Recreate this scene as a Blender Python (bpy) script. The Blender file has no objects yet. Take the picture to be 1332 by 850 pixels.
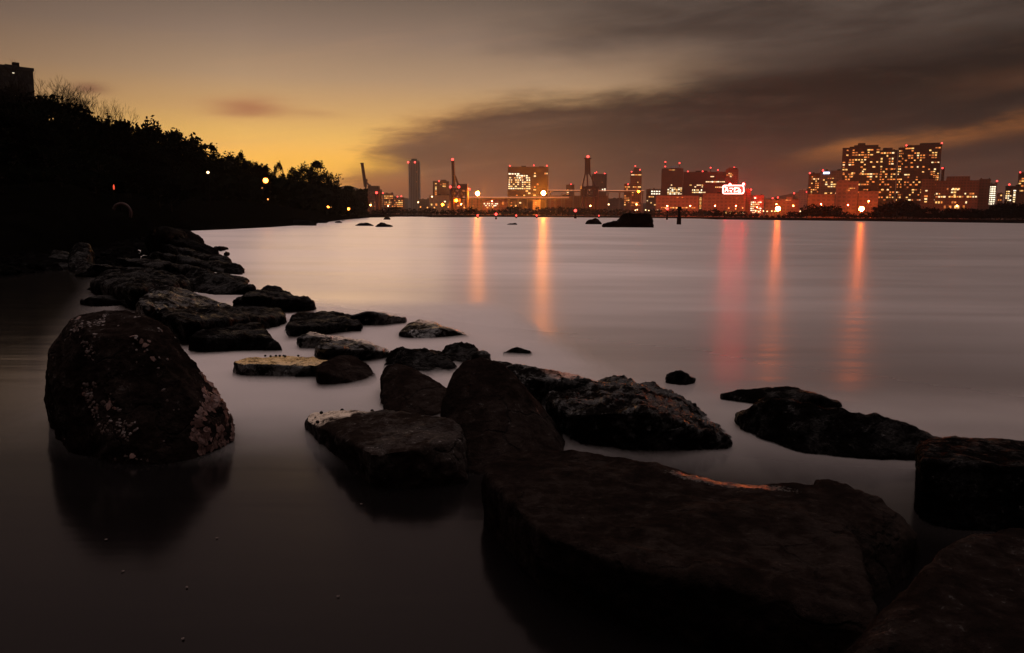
import bpy, bmesh, math, random
from mathutils import Vector, Matrix, noise, Euler
random.seed(7)
S = bpy.context.scene
C = S.collection
rad = math.radians

# ------------------------------------------------------------------ camera
H = 1.6; FPX = 1050.0
CAMROT = Euler((rad(90 - 7.84), 0, 0)).to_matrix() @ Matrix.Rotation(rad(0.5), 3, 'Z')
cd = bpy.data.cameras.new('camera'); cam = bpy.data.objects.new('camera', cd); C.objects.link(cam)
cam.matrix_world = Matrix.Translation((0, 0, H)) @ CAMROT.to_4x4()
cd.sensor_width = 36; cd.lens = 36 * FPX / 1332; cd.clip_end = 9000; cd.clip_start = .05
S.camera = cam

def ray(px, py): return CAMROT @ Vector(((px - 666) / FPX, -(py - 425) / FPX, -1))
def Z(px, py, z=0.0):
    d = ray(px, py); t = (z - H) / d.z
    return Vector((d.x * t, d.y * t, z))
def Y(px, py, y):
    d = ray(px, py); t = y / d.y
    return Vector((d.x * t, y, H + d.z * t))
def project(p):
    q = CAMROT.transposed() @ (Vector(p) - Vector((0, 0, H)))
    return (666 + FPX * q.x / -q.z, 425 - FPX * q.y / -q.z)

# ------------------------------------------------------------------ tagging
def tag(o, label=None, cat=None, group=None, kind=None):
    if label: o['label'] = label
    if cat: o['category'] = cat
    if group: o['group'] = group
    if kind: o['kind'] = kind
    return o
def empty(name, loc=(0, 0, 0), rz=0):
    o = bpy.data.objects.new(name, None); C.objects.link(o)
    o.location = loc; o.rotation_euler = (0, 0, rz); o.empty_display_size = .3
    return o
def link(name, me, mat=None, parent=None, loc=None):
    if mat is not None and not me.materials: me.materials.append(mat)
    o = bpy.data.objects.new(name, me); C.objects.link(o)
    if parent: o.parent = parent
    if loc is not None: o.location = loc
    return o
def children(o): return [c for c in C.objects if c.parent == o]
def copy_tree(o, parent=None):
    kids = KIDS.get(o.name)
    if kids is None: kids = KIDS[o.name] = children(o)
    c = o.copy(); C.objects.link(c); c.parent = parent
    for ch in kids: copy_tree(ch, c)
    KIDS[c.name] = None
    del KIDS[c.name]
    return c
KIDS = {}

class MB:
    def __init__(s): s.v = []; s.f = []
    def add(s, vs, fs):
        n = len(s.v); s.v += [tuple(v) for v in vs]; s.f += [tuple(i + n for i in f) for f in fs]
    def box(s, x0, x1, y0, y1, z0, z1):
        s.add([(x0,y0,z0),(x1,y0,z0),(x1,y1,z0),(x0,y1,z0),(x0,y0,z1),(x1,y0,z1),(x1,y1,z1),(x0,y1,z1)],
              [(0,3,2,1),(4,5,6,7),(0,1,5,4),(1,2,6,5),(2,3,7,6),(3,0,4,7)])
    def tube(s, p, q, r0, r1=None, n=6):
        p = Vector(p); q = Vector(q); r1 = r0 if r1 is None else r1
        d = (q - p)
        if d.length < 1e-6: return
        d.normalize(); a = d.orthogonal().normalized(); b = d.cross(a)
        vs = []
        for c, r in ((p, r0), (q, r1)):
            for k in range(n):
                t = 2 * math.pi * k / n + .785
                vs.append(c + a * r * math.cos(t) + b * r * math.sin(t))
        fs = [(k, (k + 1) % n, n + (k + 1) % n, n + k) for k in range(n)]
        fs += [tuple(range(n))[::-1], tuple(range(n, 2 * n))]
        s.add(vs, fs)
    def bar(s, p, q, w): s.tube(p, q, w * .71, n=4)
    def ball(s, c, r, n=8, m=6, sz=1):
        vs = [(c[0], c[1], c[2] - r * sz)]
        for j in range(1, m):
            for k in range(n):
                ph = math.pi * j / m; th = 2 * math.pi * k / n
                vs.append((c[0] + r * math.sin(ph) * math.cos(th), c[1] + r * math.sin(ph) * math.sin(th), c[2] - r * sz * math.cos(ph)))
        vs.append((c[0], c[1], c[2] + r * sz)); L = len(vs) - 1
        fs = [(0, 1 + (k + 1) % n, 1 + k) for k in range(n)]
        for j in range(m - 2):
            for k in range(n):
                a = 1 + j * n + k; b = 1 + j * n + (k + 1) % n
                fs.append((a, b, b + n, a + n))
        o = 1 + (m - 2) * n
        fs += [(o + k, o + (k + 1) % n, L) for k in range(n)]
        s.add(vs, fs)
    def mesh(s, name):
        me = bpy.data.meshes.new(name); me.from_pydata(s.v, [], s.f); me.update(); return me
    def build(s, name, mat, parent=None, smooth=False):
        me = s.mesh(name)
        if smooth: me.polygons.foreach_set('use_smooth', [True] * len(me.polygons))
        return link(name, me, mat, parent)

# ------------------------------------------------------------------ node expression helper
class X:
    """wraps a float socket so shader maths can be written as formulas"""
    def __init__(s, nt, sock): s.nt = nt; s.s = sock
    def _m(s, op, b=None, c=None, clamp=False):
        n = s.nt.nodes.new('ShaderNodeMath'); n.operation = op; n.use_clamp = clamp
        for i, v in enumerate((s, b, c)):
            if v is None: continue
            if isinstance(v, X): s.nt.links.new(v.s, n.inputs[i])
            else: n.inputs[i].default_value = v
        return X(s.nt, n.outputs[0])
    def __add__(s, o): return s._m('ADD', o)
    __radd__ = __add__
    def __mul__(s, o): return s._m('MULTIPLY', o)
    __rmul__ = __mul__
    def __sub__(s, o): return s._m('SUBTRACT', o)
    def __rsub__(s, o): return (s * -1.0) + o
    def __truediv__(s, o): return s._m('DIVIDE', o)
    def __neg__(s): return s * -1.0
    def clamp(s): return s._m('ADD', 0.0, clamp=True)
    def f(s, op, b=None): return s._m(op, b)
    def gauss(s, mu, sig):
        t = (s - mu) * (1.0 / sig)
        return (t * t * -0.5)._m('EXPONENT')
    def step(s, a, b):   # smoothstep a -> b
        n = s.nt.nodes.new('ShaderNodeMapRange'); n.interpolation_type = 'SMOOTHSTEP'
        s.nt.links.new(s.s, n.inputs['Value'])
        for nm, v, inv in (('From Min', a, 0), ('From Max', b, 0)):
            if isinstance(v, X): s.nt.links.new(v.s, n.inputs[nm])
            else: n.inputs[nm].default_value = v
        return X(s.nt, n.outputs['Result'])
def lin(c):
    return tuple(((v / 255) / 12.92 if v / 255 <= .04045 else ((v / 255 + .055) / 1.055) ** 2.4) for v in c) + (1,)
def ramp(nt, fac, stops, interp='LINEAR'):
    n = nt.nodes.new('ShaderNodeValToRGB'); cr = n.color_ramp; cr.interpolation = interp
    while len(cr.elements) < len(stops): cr.elements.new(.5)
    for e, (p, c) in zip(cr.elements, stops): e.position = p; e.color = c
    nt.links.new(fac.s if isinstance(fac, X) else fac, n.inputs[0]); return n.outputs[0]
def mix(nt, fac, a, b, mode='MIX'):
    n = nt.nodes.new('ShaderNodeMix'); n.data_type = 'RGBA'; n.blend_type = mode; n.clamp_result = False
    for i, v in ((0, fac), (6, a), (7, b)):
        if isinstance(v, X): nt.links.new(v.s, n.inputs[i])
        elif isinstance(v, (tuple, float, int)): n.inputs[i].default_value = v
        else: nt.links.new(v, n.inputs[i])
    return n.outputs[2]
def combine(nt, a, b, c=0.0):
    n = nt.nodes.new('ShaderNodeCombineXYZ')
    for i, v in enumerate((a, b, c)):
        if isinstance(v, X): nt.links.new(v.s, n.inputs[i])
        else: n.inputs[i].default_value = v
    return n.outputs[0]
def noise_tex(nt, vec, scale, detail=4, rough=.5, dist=0.0):
    n = nt.nodes.new('ShaderNodeTexNoise'); n.inputs['Scale'].default_value = scale
    n.inputs['Detail'].default_value = detail; n.inputs['Roughness'].default_value = rough
    n.inputs['Distortion'].default_value = dist
    if vec is not None: nt.links.new(vec, n.inputs['Vector'])
    return X(nt, n.outputs[0])

# ------------------------------------------------------------------ world: dusk sky
GLOW_AZ = math.atan((455 - 666) / FPX)
def make_world():
    w = bpy.data.worlds.new('World'); S.world = w; w.use_nodes = True
    nt = w.node_tree; nt.nodes.clear()
    tc = nt.nodes.new('ShaderNodeTexCoord')
    sp = nt.nodes.new('ShaderNodeSeparateXYZ'); nt.links.new(tc.outputs['Generated'], sp.inputs[0])
    x, y, z = (X(nt, sp.outputs[i]) for i in range(3))
    az = x.f('ARCTAN2', y); el = z.f('ARCSINE')
    # clear evening sky by elevation (radians / 1.6), in the direction of the afterglow
    e = (el * (1 / 1.6)).clamp()
    def E(v): return v / 1.6
    clear = ramp(nt, e, [(E(0.0), lin((238, 146, 62))), (E(.028), lin((260, 182, 78))), (E(.06), lin((262, 194, 92))), (E(.09), lin((236, 184, 98))),
                         (E(.12), lin((206, 162, 106))), (E(.155), lin((174, 143, 112))), (E(.20), lin((140, 118, 102))), (E(.26), lin((98, 85, 76))),
                         (E(.34), lin((104, 86, 82))), (E(.72), lin((104, 86, 84))), (E(.98), lin((240, 216, 208))), (E(1.5), lin((268, 248, 244)))])
    glow = az.gauss(GLOW_AZ + .05, .30)
    side = az.gauss(-.10, .42)
    dim = ramp(nt, e, [(E(0), lin((140, 78, 48))), (E(.1), lin((120, 84, 60))), (E(.2), lin((84, 66, 56))), (E(.27), lin((66, 55, 50))),
                       (E(.36), lin((80, 66, 64))), (E(.72), lin((86, 74, 74))), (E(.98), lin((232, 206, 200))), (E(1.5), lin((268, 248, 244)))])
    base = mix(nt, (glow * .95 + side * .22).clamp(), dim, clear)
    # cloud deck
    warp = noise_tex(nt, combine(nt, az * 2.2, el * 9.0, 3.1), 1.6, 5, .55)
    warp2 = noise_tex(nt, combine(nt, az * 5.0 + el * 4.0, el * 26.0 - az * 2.0, 1.7), 1.5, 6, .6, .3)
    # upper grey layer
    up = ((el + (warp - .5) * .14 + (warp2 - .5) * .05).step(.13, .22).f('MAXIMUM', (az + (warp - .5) * .3).step(.05, .3))) * (az + (warp - .5) * .35).step(-.12, .22)
    c1 = mix(nt, warp2.step(.3, .75), lin((58, 49, 45)), lin((84, 72, 65)))
    hi = el.step(.30, .60)
    base = mix(nt, up * .92 * (1.0 - hi), base, c1)
    # main dark bank: its upper edge climbs to the right
    edge = ramp(nt, (az * .8 + .5), [(0.0, (.04,) * 3 + (1,)), (.33, (.065,) * 3 + (1,)), (.36, (.092,) * 3 + (1,)), (.42, (.124,) * 3 + (1,)),
                                   (.5, (.150,) * 3 + (1,)), (.654, (.168,) * 3 + (1,)), (.81, (.192,) * 3 + (1,)), (1, (.21,) * 3 + (1,))])
    edge = X(nt, edge)
    warp3 = noise_tex(nt, combine(nt, az * 14.0 + el * 10.0, el * 60.0 - az * 6.0, 5.7), 1.3, 6, .62, .4)
    d = edge - el + (warp - .5) * .055 + (warp2 - .5) * .065 + (warp3 - .5) * .018
    bank = d.step(-.012, .040) * (az + (warp2 - .5) * .15 + (warp3 - .5) * .08 + el * -.35).step(-.235, -.17)
    low = ramp(nt, e, [(E(0), lin((120, 72, 58))), (E(.03), lin((104, 66, 56))), (E(.07), lin((84, 56, 50))), (E(.11), lin((66, 48, 45))), (E(.16), lin((52, 42, 39))), (E(.25), lin((54, 46, 42)))])
    dark_r = ramp(nt, e, [(E(0), lin((98, 64, 52))), (E(.05), lin((70, 50, 43))), (E(.1), lin((42, 34, 31))), (E(.15), lin((27, 24, 23))), (E(.2), lin((33, 28, 27))), (E(.3), lin((60, 50, 46)))])
    bankc = mix(nt, az.step(-.05, .32), low, dark_r)
    bankc = mix(nt, warp2.step(.52, .85) * .2, bankc, lin((112, 84, 66)))
    lit_edge = (1.0 - d.step(0.0, .05)) * (1.0 - az.step(-.12, .05))
    bankc = mix(nt, lit_edge * .5, bankc, lin((196, 132, 80)))
    base = mix(nt, (bank * (.96)).clamp(), base, bankc)
    bankc2 = mix(nt, warp3.step(.45, .8) * .22 * (1.0 - az.step(.1, .4) * .6), base, lin((128, 96, 78)))
    base = mix(nt, bank, base, bankc2)
    # orange rift low on the right
    riftc = (az - .30) * .16 + .060 + (warp2 - .5) * .028 + (warp - .5) * .03
    rift = (.25 + warp3.step(.3, .7) * .4 + warp.step(.35, .65) * .5) * (el - riftc).gauss(0.0, .0065) * az.step(.27, .45) * (.45 + warp2.step(.35, .7) * .55)
    rift2 = (el - riftc - .030).gauss(0.0, .016) * az.step(.40, .55) * warp.step(.35, .65)
    base = mix(nt, (rift * 1.0).clamp(), base, lin((186, 112, 54)))
    base = mix(nt, (rift2 * .22).clamp(), base, lin((140, 88, 58)))
    # slit of glow between bank and horizon on the left
    slit = el.gauss(.058, .012) * (1.0 - (az + (warp2 - .5) * .1).step(-.19, -.10)) * az.step(-.42, -.25)
    base = mix(nt, (slit * .7).clamp(), base, lin((250, 186, 74)))
    band = (el + (warp - .5) * .01).gauss(.036, .010) * (1.0 - az.step(-.13, -.08)) * az.step(-.26, -.18)
    base = mix(nt, (band * .55).clamp(), base, lin((160, 92, 52)))
    # small lone clouds in the clear part
    for (px, py, sx, sy, c, a) in ((324, 141, .030, .0075, (168, 112, 78), .95), (408, 148, .022, .004, (186, 138, 92), .5),
                                   (118, 114, .012, .0035, (120, 78, 62), .8)):
        r = ray(px, py).normalized(); a0 = math.atan2(r.x, r.y); e0 = math.asin(r.z)
        m = (az + (warp2 - .5) * .03).gauss(a0, sx) * (el + (warp2 - .5) * .022).gauss(e0, sy)
        base = mix(nt, (m * a).clamp(), base, lin(c))
    # long pale wisps
    wisp = noise_tex(nt, combine(nt, az * 1.2 + el * 1.5, el * 22.0 - az * 3.0, 9.0), 1.8, 5, .6)
    base = mix(nt, wisp.step(.5, .8) * .16 * (1.0 - az.step(-.15, .15) * .85), base, lin((196, 150, 112)), 'MIX')
    back = (1.0 - (az.f('ABSOLUTE')).step(.9, 2.2) * .55) * (1.0 + el.step(.75, 1.05) * 1.0)  # high sky out of view gets added brightness to lift the water
    cc = nt.nodes.new('ShaderNodeMix'); cc.data_type = 'RGBA'; cc.blend_type = 'MULTIPLY'
    cc.inputs[0].default_value = 1
    nt.links.new(base, cc.inputs[6]); nt.links.new(combine(nt, back, back, back), cc.inputs[7])
    bg = nt.nodes.new('ShaderNodeBackground'); nt.links.new(cc.outputs[2], bg.inputs[0]); bg.inputs[1].default_value = 1.0
    # the physical sky with the sun just gone adds a trace of its own
    sky = nt.nodes.new('ShaderNodeTexSky'); sky.sky_type = 'NISHITA'; sky.sun_disc = False
    sky.sun_elevation = rad(0.5); sky.sun_rotation = GLOW_AZ; sky.air_density = 2; sky.dust_density = 4
    bg2 = nt.nodes.new('ShaderNodeBackground'); nt.links.new(sky.outputs[0], bg2.inputs[0]); bg2.inputs[1].default_value = 0.004
    ad = nt.nodes.new('ShaderNodeAddShader'); nt.links.new(bg.outputs[0], ad.inputs[0]); nt.links.new(bg2.outputs[0], ad.inputs[1])
    out = nt.nodes.new('ShaderNodeOutputWorld'); nt.links.new(ad.outputs[0], out.inputs[0])
    w.cycles.sampling_method = 'MANUAL'; w.cycles.sample_map_resolution = 1024
make_world()
sl = bpy.data.lights.new('afterglow_sun', 'SUN'); sl.energy = .12; sl.angle = rad(14); sl.color = (1, .62, .3)
so = bpy.data.objects.new('afterglow_sun', sl); C.objects.link(so)
sd = Vector((math.sin(GLOW_AZ) * math.cos(rad(4)), math.cos(GLOW_AZ) * math.cos(rad(4)), math.sin(rad(4))))
so.rotation_euler = sd.to_track_quat('Z', 'Y').to_euler()

# ------------------------------------------------------------------ materials
def newmat(name):
    m = bpy.data.materials.new(name); m.use_nodes = True
    nt = m.node_tree; b = nt.nodes['Principled BSDF']; return m, nt, b
def simple(name, col, rough=.6, var=.25, scale=3.0, metal=0.0, bump=0.0):
    m, nt, b = newmat(name)
    tc = nt.nodes.new('ShaderNodeTexCoord')
    n = noise_tex(nt, tc.outputs['Object'], scale, 5, .6)
    c = mix(nt, n.step(.25, .75), tuple(v * (1 - var) for v in col) + (1,), tuple(v * (1 + var) for v in col) + (1,))
    if max(col) < .03: b.inputs['Specular IOR Level'].default_value = 0.0
    nt.links.new(c, b.inputs['Base Color']); b.inputs['Roughness'].default_value = rough; b.inputs['Metallic'].default_value = metal
    if bump:
        bn = nt.nodes.new('ShaderNodeBump'); bn.inputs['Distance'].default_value = bump; nt.links.new(n.s, bn.inputs['Height'])
        nt.links.new(bn.outputs[0], b.inputs['Normal'])
    return m
def emit(name, col, strength, sample=True):
    m, nt, b = newmat(name); b.inputs['Base Color'].default_value = (.1, .1, .1, 1)
    b.inputs['Emission Color'].default_value = tuple(col) + (1,); b.inputs['Emission Strength'].default_value = strength
    if not sample: m.cycles.emission_sampling = 'NONE'
    return m

def rock_mat(name, c0, c1, wet=.35, bump=.02, patches=.25, patch_c=(.13, .095, .08), sc=1.0, spec=.5, sheen_or_crust=None, sheen_c=(.4, .3, .24), spot=None):
    m, nt, b = newmat(name)
    tc = nt.nodes.new('ShaderNodeTexCoord'); v = tc.outputs['Object']
    big = noise_tex(nt, v, 2.2 * sc, 6, .6); mid = noise_tex(nt, v, 11 * sc, 8, .65, .4); fine = noise_tex(nt, v, 60 * sc, 6, .7)
    vo = nt.nodes.new('ShaderNodeTexVoronoi'); vo.inputs['Scale'].default_value = 26 * sc; nt.links.new(v, vo.inputs['Vector'])
    vd = X(nt, vo.outputs['Distance'])
    col = mix(nt, (big * .5 + mid * .5).step(.32, .68), c0 + (1,), c1 + (1,))
    pm = (mid * .6 + fine * .4 + (big - .5) * .5).step(.60, .70) * patches
    col = mix(nt, pm, col, patch_c + (1,))
    if sheen_or_crust:
        # reflected glow and wet film painted pale: only on upward, seaward stone
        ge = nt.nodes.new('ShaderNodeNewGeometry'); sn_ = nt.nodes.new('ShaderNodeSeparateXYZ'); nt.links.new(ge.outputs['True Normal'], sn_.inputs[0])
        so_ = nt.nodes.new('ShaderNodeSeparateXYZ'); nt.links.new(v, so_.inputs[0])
        cx, cy, c0_, wid, nz = sheen_or_crust
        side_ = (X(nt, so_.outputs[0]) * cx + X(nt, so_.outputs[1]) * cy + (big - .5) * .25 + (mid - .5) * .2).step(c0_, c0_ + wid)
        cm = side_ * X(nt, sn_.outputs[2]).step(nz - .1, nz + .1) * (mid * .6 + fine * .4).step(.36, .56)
        col = mix(nt, cm, col, sheen_c + (1,))
    nt.links.new(col, b.inputs['Base Color'])
    r = (mid.step(.3, .7) * .3 + fine * .2 + (wet - .15) + (1.0 - (mid * .5 + fine * .2 + big * .5).step(.56, .66)) * .3).clamp()
    r = (r - (fine * .45 + mid * .45 + big * .1).step(.565, .62) * .35).f('MAXIMUM', .12)
    nt.links.new(r.s, b.inputs['Roughness'])
    glaze = (mid * .5 + fine * .2 + big * .5).step(.56, .66)
    glint = (fine * .45 + mid * .45 + big * .1).step(.565, .62) * min(1.0, spec * 3)
    nt.links.new((glaze * spec + glint * .9 + 1.05).s, b.inputs['IOR'])
    if spot:
        so2 = nt.nodes.new('ShaderNodeSeparateXYZ'); nt.links.new(v, so2.inputs[0])
        px_, py_, ca, sa, rx, ry = spot
        dx = X(nt, so2.outputs[0]) - px_; dy = X(nt, so2.outputs[1]) - py_
        m_ = (((dx * ca + dy * sa) * (1 / rx)).f('POWER', 2.0) + ((dy * ca - dx * sa) * (1 / ry)).f('POWER', 2.0) + (mid - .5) * 1.6 + (fine - .5) * 4.0).step(1.1, .6)
        nt.links.new((r * (1.0 - m_) + m_ * .30).s, b.inputs['Roughness'])
        for l_ in list(b.inputs['IOR'].links): nt.links.remove(l_)
        nt.links.new((glaze * spec + 1.05 + m_ * .38).s, b.inputs['IOR'])
    wn = nt.nodes.new('ShaderNodeTexNoise'); wn.inputs['Scale'].default_value = 3.0 * sc; wn.inputs['Detail'].default_value = 5; nt.links.new(v, wn.inputs['Vector'])
    wa = nt.nodes.new('ShaderNodeVectorMath'); wa.operation = 'MULTIPLY_ADD'; nt.links.new(wn.outputs['Color'], wa.inputs[0]); wa.inputs[1].default_value = (.5 / sc,) * 3; nt.links.new(v, wa.inputs[2])
    ck = nt.nodes.new('ShaderNodeTexVoronoi'); ck.feature = 'DISTANCE_TO_EDGE'; ck.inputs['Scale'].default_value = 1.9 * sc; nt.links.new(wa.outputs[0], ck.inputs['Vector'])
    crack = (1.0 - X(nt, ck.outputs['Distance']).step(0.0, .035)) * big.step(.42, .6)
    nt.links.new(mix(nt, crack * .35, col, (.001, .0008, .0007, 1)), b.inputs['Base Color'])
    h = big * .8 + mid * .65 + fine * .34 + vd * -.2 + crack * -.3
    bn = nt.nodes.new('ShaderNodeBump'); bn.inputs['Distance'].default_value = bump; bn.inputs['Strength'].default_value = 1
    nt.links.new(h.s, bn.inputs['Height']); nt.links.new(bn.outputs[0], b.inputs['Normal'])
    return m
M = {}
M['rock_dry'] = rock_mat('brown stone', (.0045, .0029, .0024), (.016, .0103, .0084), .8, .04, .4, (.035, .022, .018), spec=.10)
M['rock_wet'] = rock_mat('wet black stone', (.0014, .001, .0009), (.0032, .0022, .0019), .34, .06, .05, (.02, .014, .011), spec=.13)
M['rock_glaze'] = rock_mat('wet glistening stone', (.002, .0014, .0012), (.0055, .0038, .0032), .18, .05, .5, (.13, .10, .085), spec=.40)  # pale patches in the colour stand in for wet highlights
_g = ((.002, .0014, .0012), (.0055, .0038, .0032), .20, .04, .08, (.05, .036, .03))
M['sheen_gold'] = rock_mat('wet stone with painted golden sheen', *_g, spec=.5, sheen_or_crust=(0, 1, -.9, .2, .8), sheen_c=(.62, .42, .20))  # golden reflected glow painted into the top colour
M['sheen_rim'] = rock_mat('brown stone with painted bright rim', (.008, .0054, .0046), (.019, .0125, .0102), .7, .03, .3, (.05, .032, .026), spec=.2, sheen_or_crust=(-1, .9, .46, .12, .75), sheen_c=(.55, .45, .36))  # bright shine of the wet rim painted into the colour
M['sheen_pale'] = rock_mat('wet stone with painted pale sheen', *_g, spec=.6, sheen_or_crust=(1, 1, -.25, .3, .5), sheen_c=(.62, .50, .43))  # white shine on the slope painted as pale colour
M['sheen_red'] = rock_mat('wet stone with painted rosy glow', *_g, spec=.6, sheen_or_crust=(1, 1, -.3, .3, .7), sheen_c=(.5, .27, .20))  # orange-red light on the top painted into the colour
M['rock_far'] = rock_mat('dark shore stone', (.0008, .0006, .0005), (.002, .0014, .0012), .7, .12, .1, (.012, .008, .007), sc=.3, spec=.05)
M['shell'] = simple('oyster shell', (.05, .030, .026), .6, .5, 40)
M['shell_big'] = simple('broad oyster shell', (.10, .050, .042), .65, .4, 60)
M['shell_dim'] = simple('pale drifting leaf', (.06, .042, .036), .8, .3, 60)
M['weed'] = simple('black seaweed tuft', (.010, .009, .008), .4, .4, 30)
M['soil'] = simple('dark soil and scrub', (.0015, .0013, .001), 1, .4, .5)
M['bank'] = simple('dark embankment', (.003, .0022, .002), .9, .4, .05)
M['leaf'] = simple('dark foliage', (.003, .0032, .002), .9, .4, .6)
M['leaf_far'] = simple('dark far foliage', (.003, .0022, .002), .9, .4, .1)
M['bark'] = simple('dark bark', (.022, .016, .012), .9, .3, 4)
M['metal'] = simple('painted dark steel', (.010, .008, .008), .7, .2, 2)
M['crane'] = simple('crane steel', (.07, .03, .028), .5, .25, .2)
M['concrete'] = simple('concrete', (.16, .14, .13), .85, .2, .3)
M['hill'] = simple('far hill', (.06, .045, .045), 1, .1, .01)

def facade(name, wall, glass=(.02, .018, .02), bw=3.2, bh=3.4, mort=.55):
    m, nt, b = newmat(name)
    tc = nt.nodes.new('ShaderNodeTexCoord')
    sp = nt.nodes.new('ShaderNodeSeparateXYZ'); nt.links.new(tc.outputs['Object'], sp.inputs[0])
    u = X(nt, sp.outputs[0]) + X(nt, sp.outputs[1]); z = X(nt, sp.outputs[2])
    fu = (u * (1 / bw)).f('FRACT'); fz = (z * (1 / bh)).f('FRACT')
    win = fu.step(.18, .22) * (1.0 - fu.step(.80, .84)) * fz.step(.28, .32) * (1.0 - fz.step(.80, .84))
    n = noise_tex(nt, tc.outputs['Object'], .12, 5, .6)
    wc = mix(nt, n.step(.3, .7), tuple(v * .8 for v in wall) + (1,), tuple(v * 1.15 for v in wall) + (1,))
    nt.links.new(mix(nt, win * mort, wc, glass + (1,)), b.inputs['Base Color'])
    nt.links.new((win * -.45 + .75).s, b.inputs['Roughness'])
    return m
M['f_dark'] = facade('dark cladding', (.055, .036, .034))
M['f_black'] = facade('near black cladding', (.035, .022, .022))
M['f_night'] = facade('night dark cladding', (.008, .006, .006))
M['f_grey'] = facade('grey cladding', (.13, .11, .105), mort=.5)
M['f_brown'] = facade('brown cladding', (.15, .08, .065))
M['f_red'] = facade('reddish render', (.36, .16, .12), bw=6.0, bh=5.0, mort=.35)
M['f_pale'] = facade('pale render', (.34, .26, .22), mort=.3)
def stripes():
    m, nt, b = newmat('vertical ribbed cladding')
    tc = nt.nodes.new('ShaderNodeTexCoord'); sp = nt.nodes.new('ShaderNodeSeparateXYZ'); nt.links.new(tc.outputs['Object'], sp.inputs[0])
    x = X(nt, sp.outputs[0]); f = (x * (1 / 4.0)).f('FRACT')
    s = f.step(.35, .45) * (1.0 - f.step(.85, .95))
    nt.links.new(mix(nt, s, (.17, .14, .135, 1), (.05, .042, .042, 1)), b.inputs['Base Color']); b.inputs['Roughness'].default_value = .4
    return m
M['f_stripe'] = stripes()

W_MATS = [emit('lit window warm yellow', (1, .55, .16), 1.3, False), emit('lit window orange', (1, .30, .06), 1.0, False),
          emit('lit window pale', (1, .72, .36), 1.5, False), emit('lit window dim orange', (.9, .25, .06), .6, False),
          emit('lit window white', (1, .85, .6), 2.2, False)]
M['beacon'] = emit('red beacon', (1, .05, .04), 5, False)
M['lamp_o'] = emit('sodium floodlight', (1, .24, .015), 1900)
M['lamp_r'] = emit('deep orange floodlight', (1, .15, .008), 2100)
M['lamp_small'] = emit('orange lamp', (1, .15, .004), 120)
M['lamp_shore'] = emit('warm shore lamp', (1, .30, .03), 16)
M['lamp_hall'] = emit('hall front lamp', (1, .12, .028), 420)
M['red_fill'] = emit('added red fill lamp', (1, .004, .0035), 1900)
M['lamp_white'] = emit('white lamp', (1, .6, .28), 6)
M['lamp_dim'] = emit('small lamp', (1, .35, .08), 3)
M['neon'] = emit('white red neon', (1, .42, .36), 7)
M['blue_sign'] = emit('blue white sign', (.55, .7, 1), 3, False)
M['trail_light'] = emit('light trail line', (1, .36, .16), .75, False)

# ------------------------------------------------------------------ water
def water():
    m, nt, b = newmat('long exposure sea water')
    g = nt.nodes.new('ShaderNodeNewGeometry'); sp = nt.nodes.new('ShaderNodeSeparateXYZ'); nt.links.new(g.outputs['Position'], sp.inputs[0])
    x = X(nt, sp.outputs[0]); y = X(nt, sp.outputs[1])
    left = (x + y * .46).step(-1.5, .3)  # also keeps the pale colour off where dark trees reflect
    # open water is rougher than the sheltered pool by the rocks
    openw = (y + x * .9).step(7.0, 15.0) * (x + y * .46).step(-1.5, .3)
    st = noise_tex(nt, combine(nt, x * .10, y * .9, 0.0), 1.0, 6, .6, .3)
    big = noise_tex(nt, combine(nt, x * .07, y * .13, 4.0), 1.0, 4, .6)
    r = openw * .20 + .155 - (1.0 - left) * .04 + (st - .5) * .12 * openw + (big - .5) * .10 * openw
    nt.links.new(r.s, b.inputs['Roughness'])
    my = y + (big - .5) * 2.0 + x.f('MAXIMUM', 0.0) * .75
    milk_sheen = ((my.step(5.2, 8.5) * .42 + my.step(6.5, 24.0) * .58) * left * (1.0 - (x / (y + 1.0)).step(-.15, .5) * .62) * (.95 + (st - .5) * .55 + (big - .5) * .9)).clamp()  # milky surf plus reflected sky glow, painted into the base colour
    nt.links.new(mix(nt, milk_sheen, (.003, .0022, .0022, 1), (.84, .74, .72, 1)), b.inputs['Base Color']); b.inputs['IOR'].default_value = 1.333
    h = noise_tex(nt, combine(nt, x * .35, y * 1.6, 2.0), 1.0, 3, .5)
    bn = nt.nodes.new('ShaderNodeBump'); bn.inputs['Distance'].default_value = .02; bn.inputs['Strength'].default_value = .3
    nt.links.new(h.s, bn.inputs['Height']); nt.links.new(bn.outputs[0], b.inputs['Normal'])
    return m
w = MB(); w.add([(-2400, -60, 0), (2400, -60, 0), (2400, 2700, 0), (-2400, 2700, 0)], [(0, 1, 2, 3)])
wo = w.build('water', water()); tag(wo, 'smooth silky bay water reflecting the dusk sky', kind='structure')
sb = MB(); sb.add([(-2400, -60, -1.5), (2400, -60, -1.5), (2400, 2700, -1.5), (-2400, 2700, -1.5)], [(0, 1, 2, 3)])
tag(sb.build('seabed', M['soil']), 'dark sea bed under the water', kind='structure')

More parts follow.
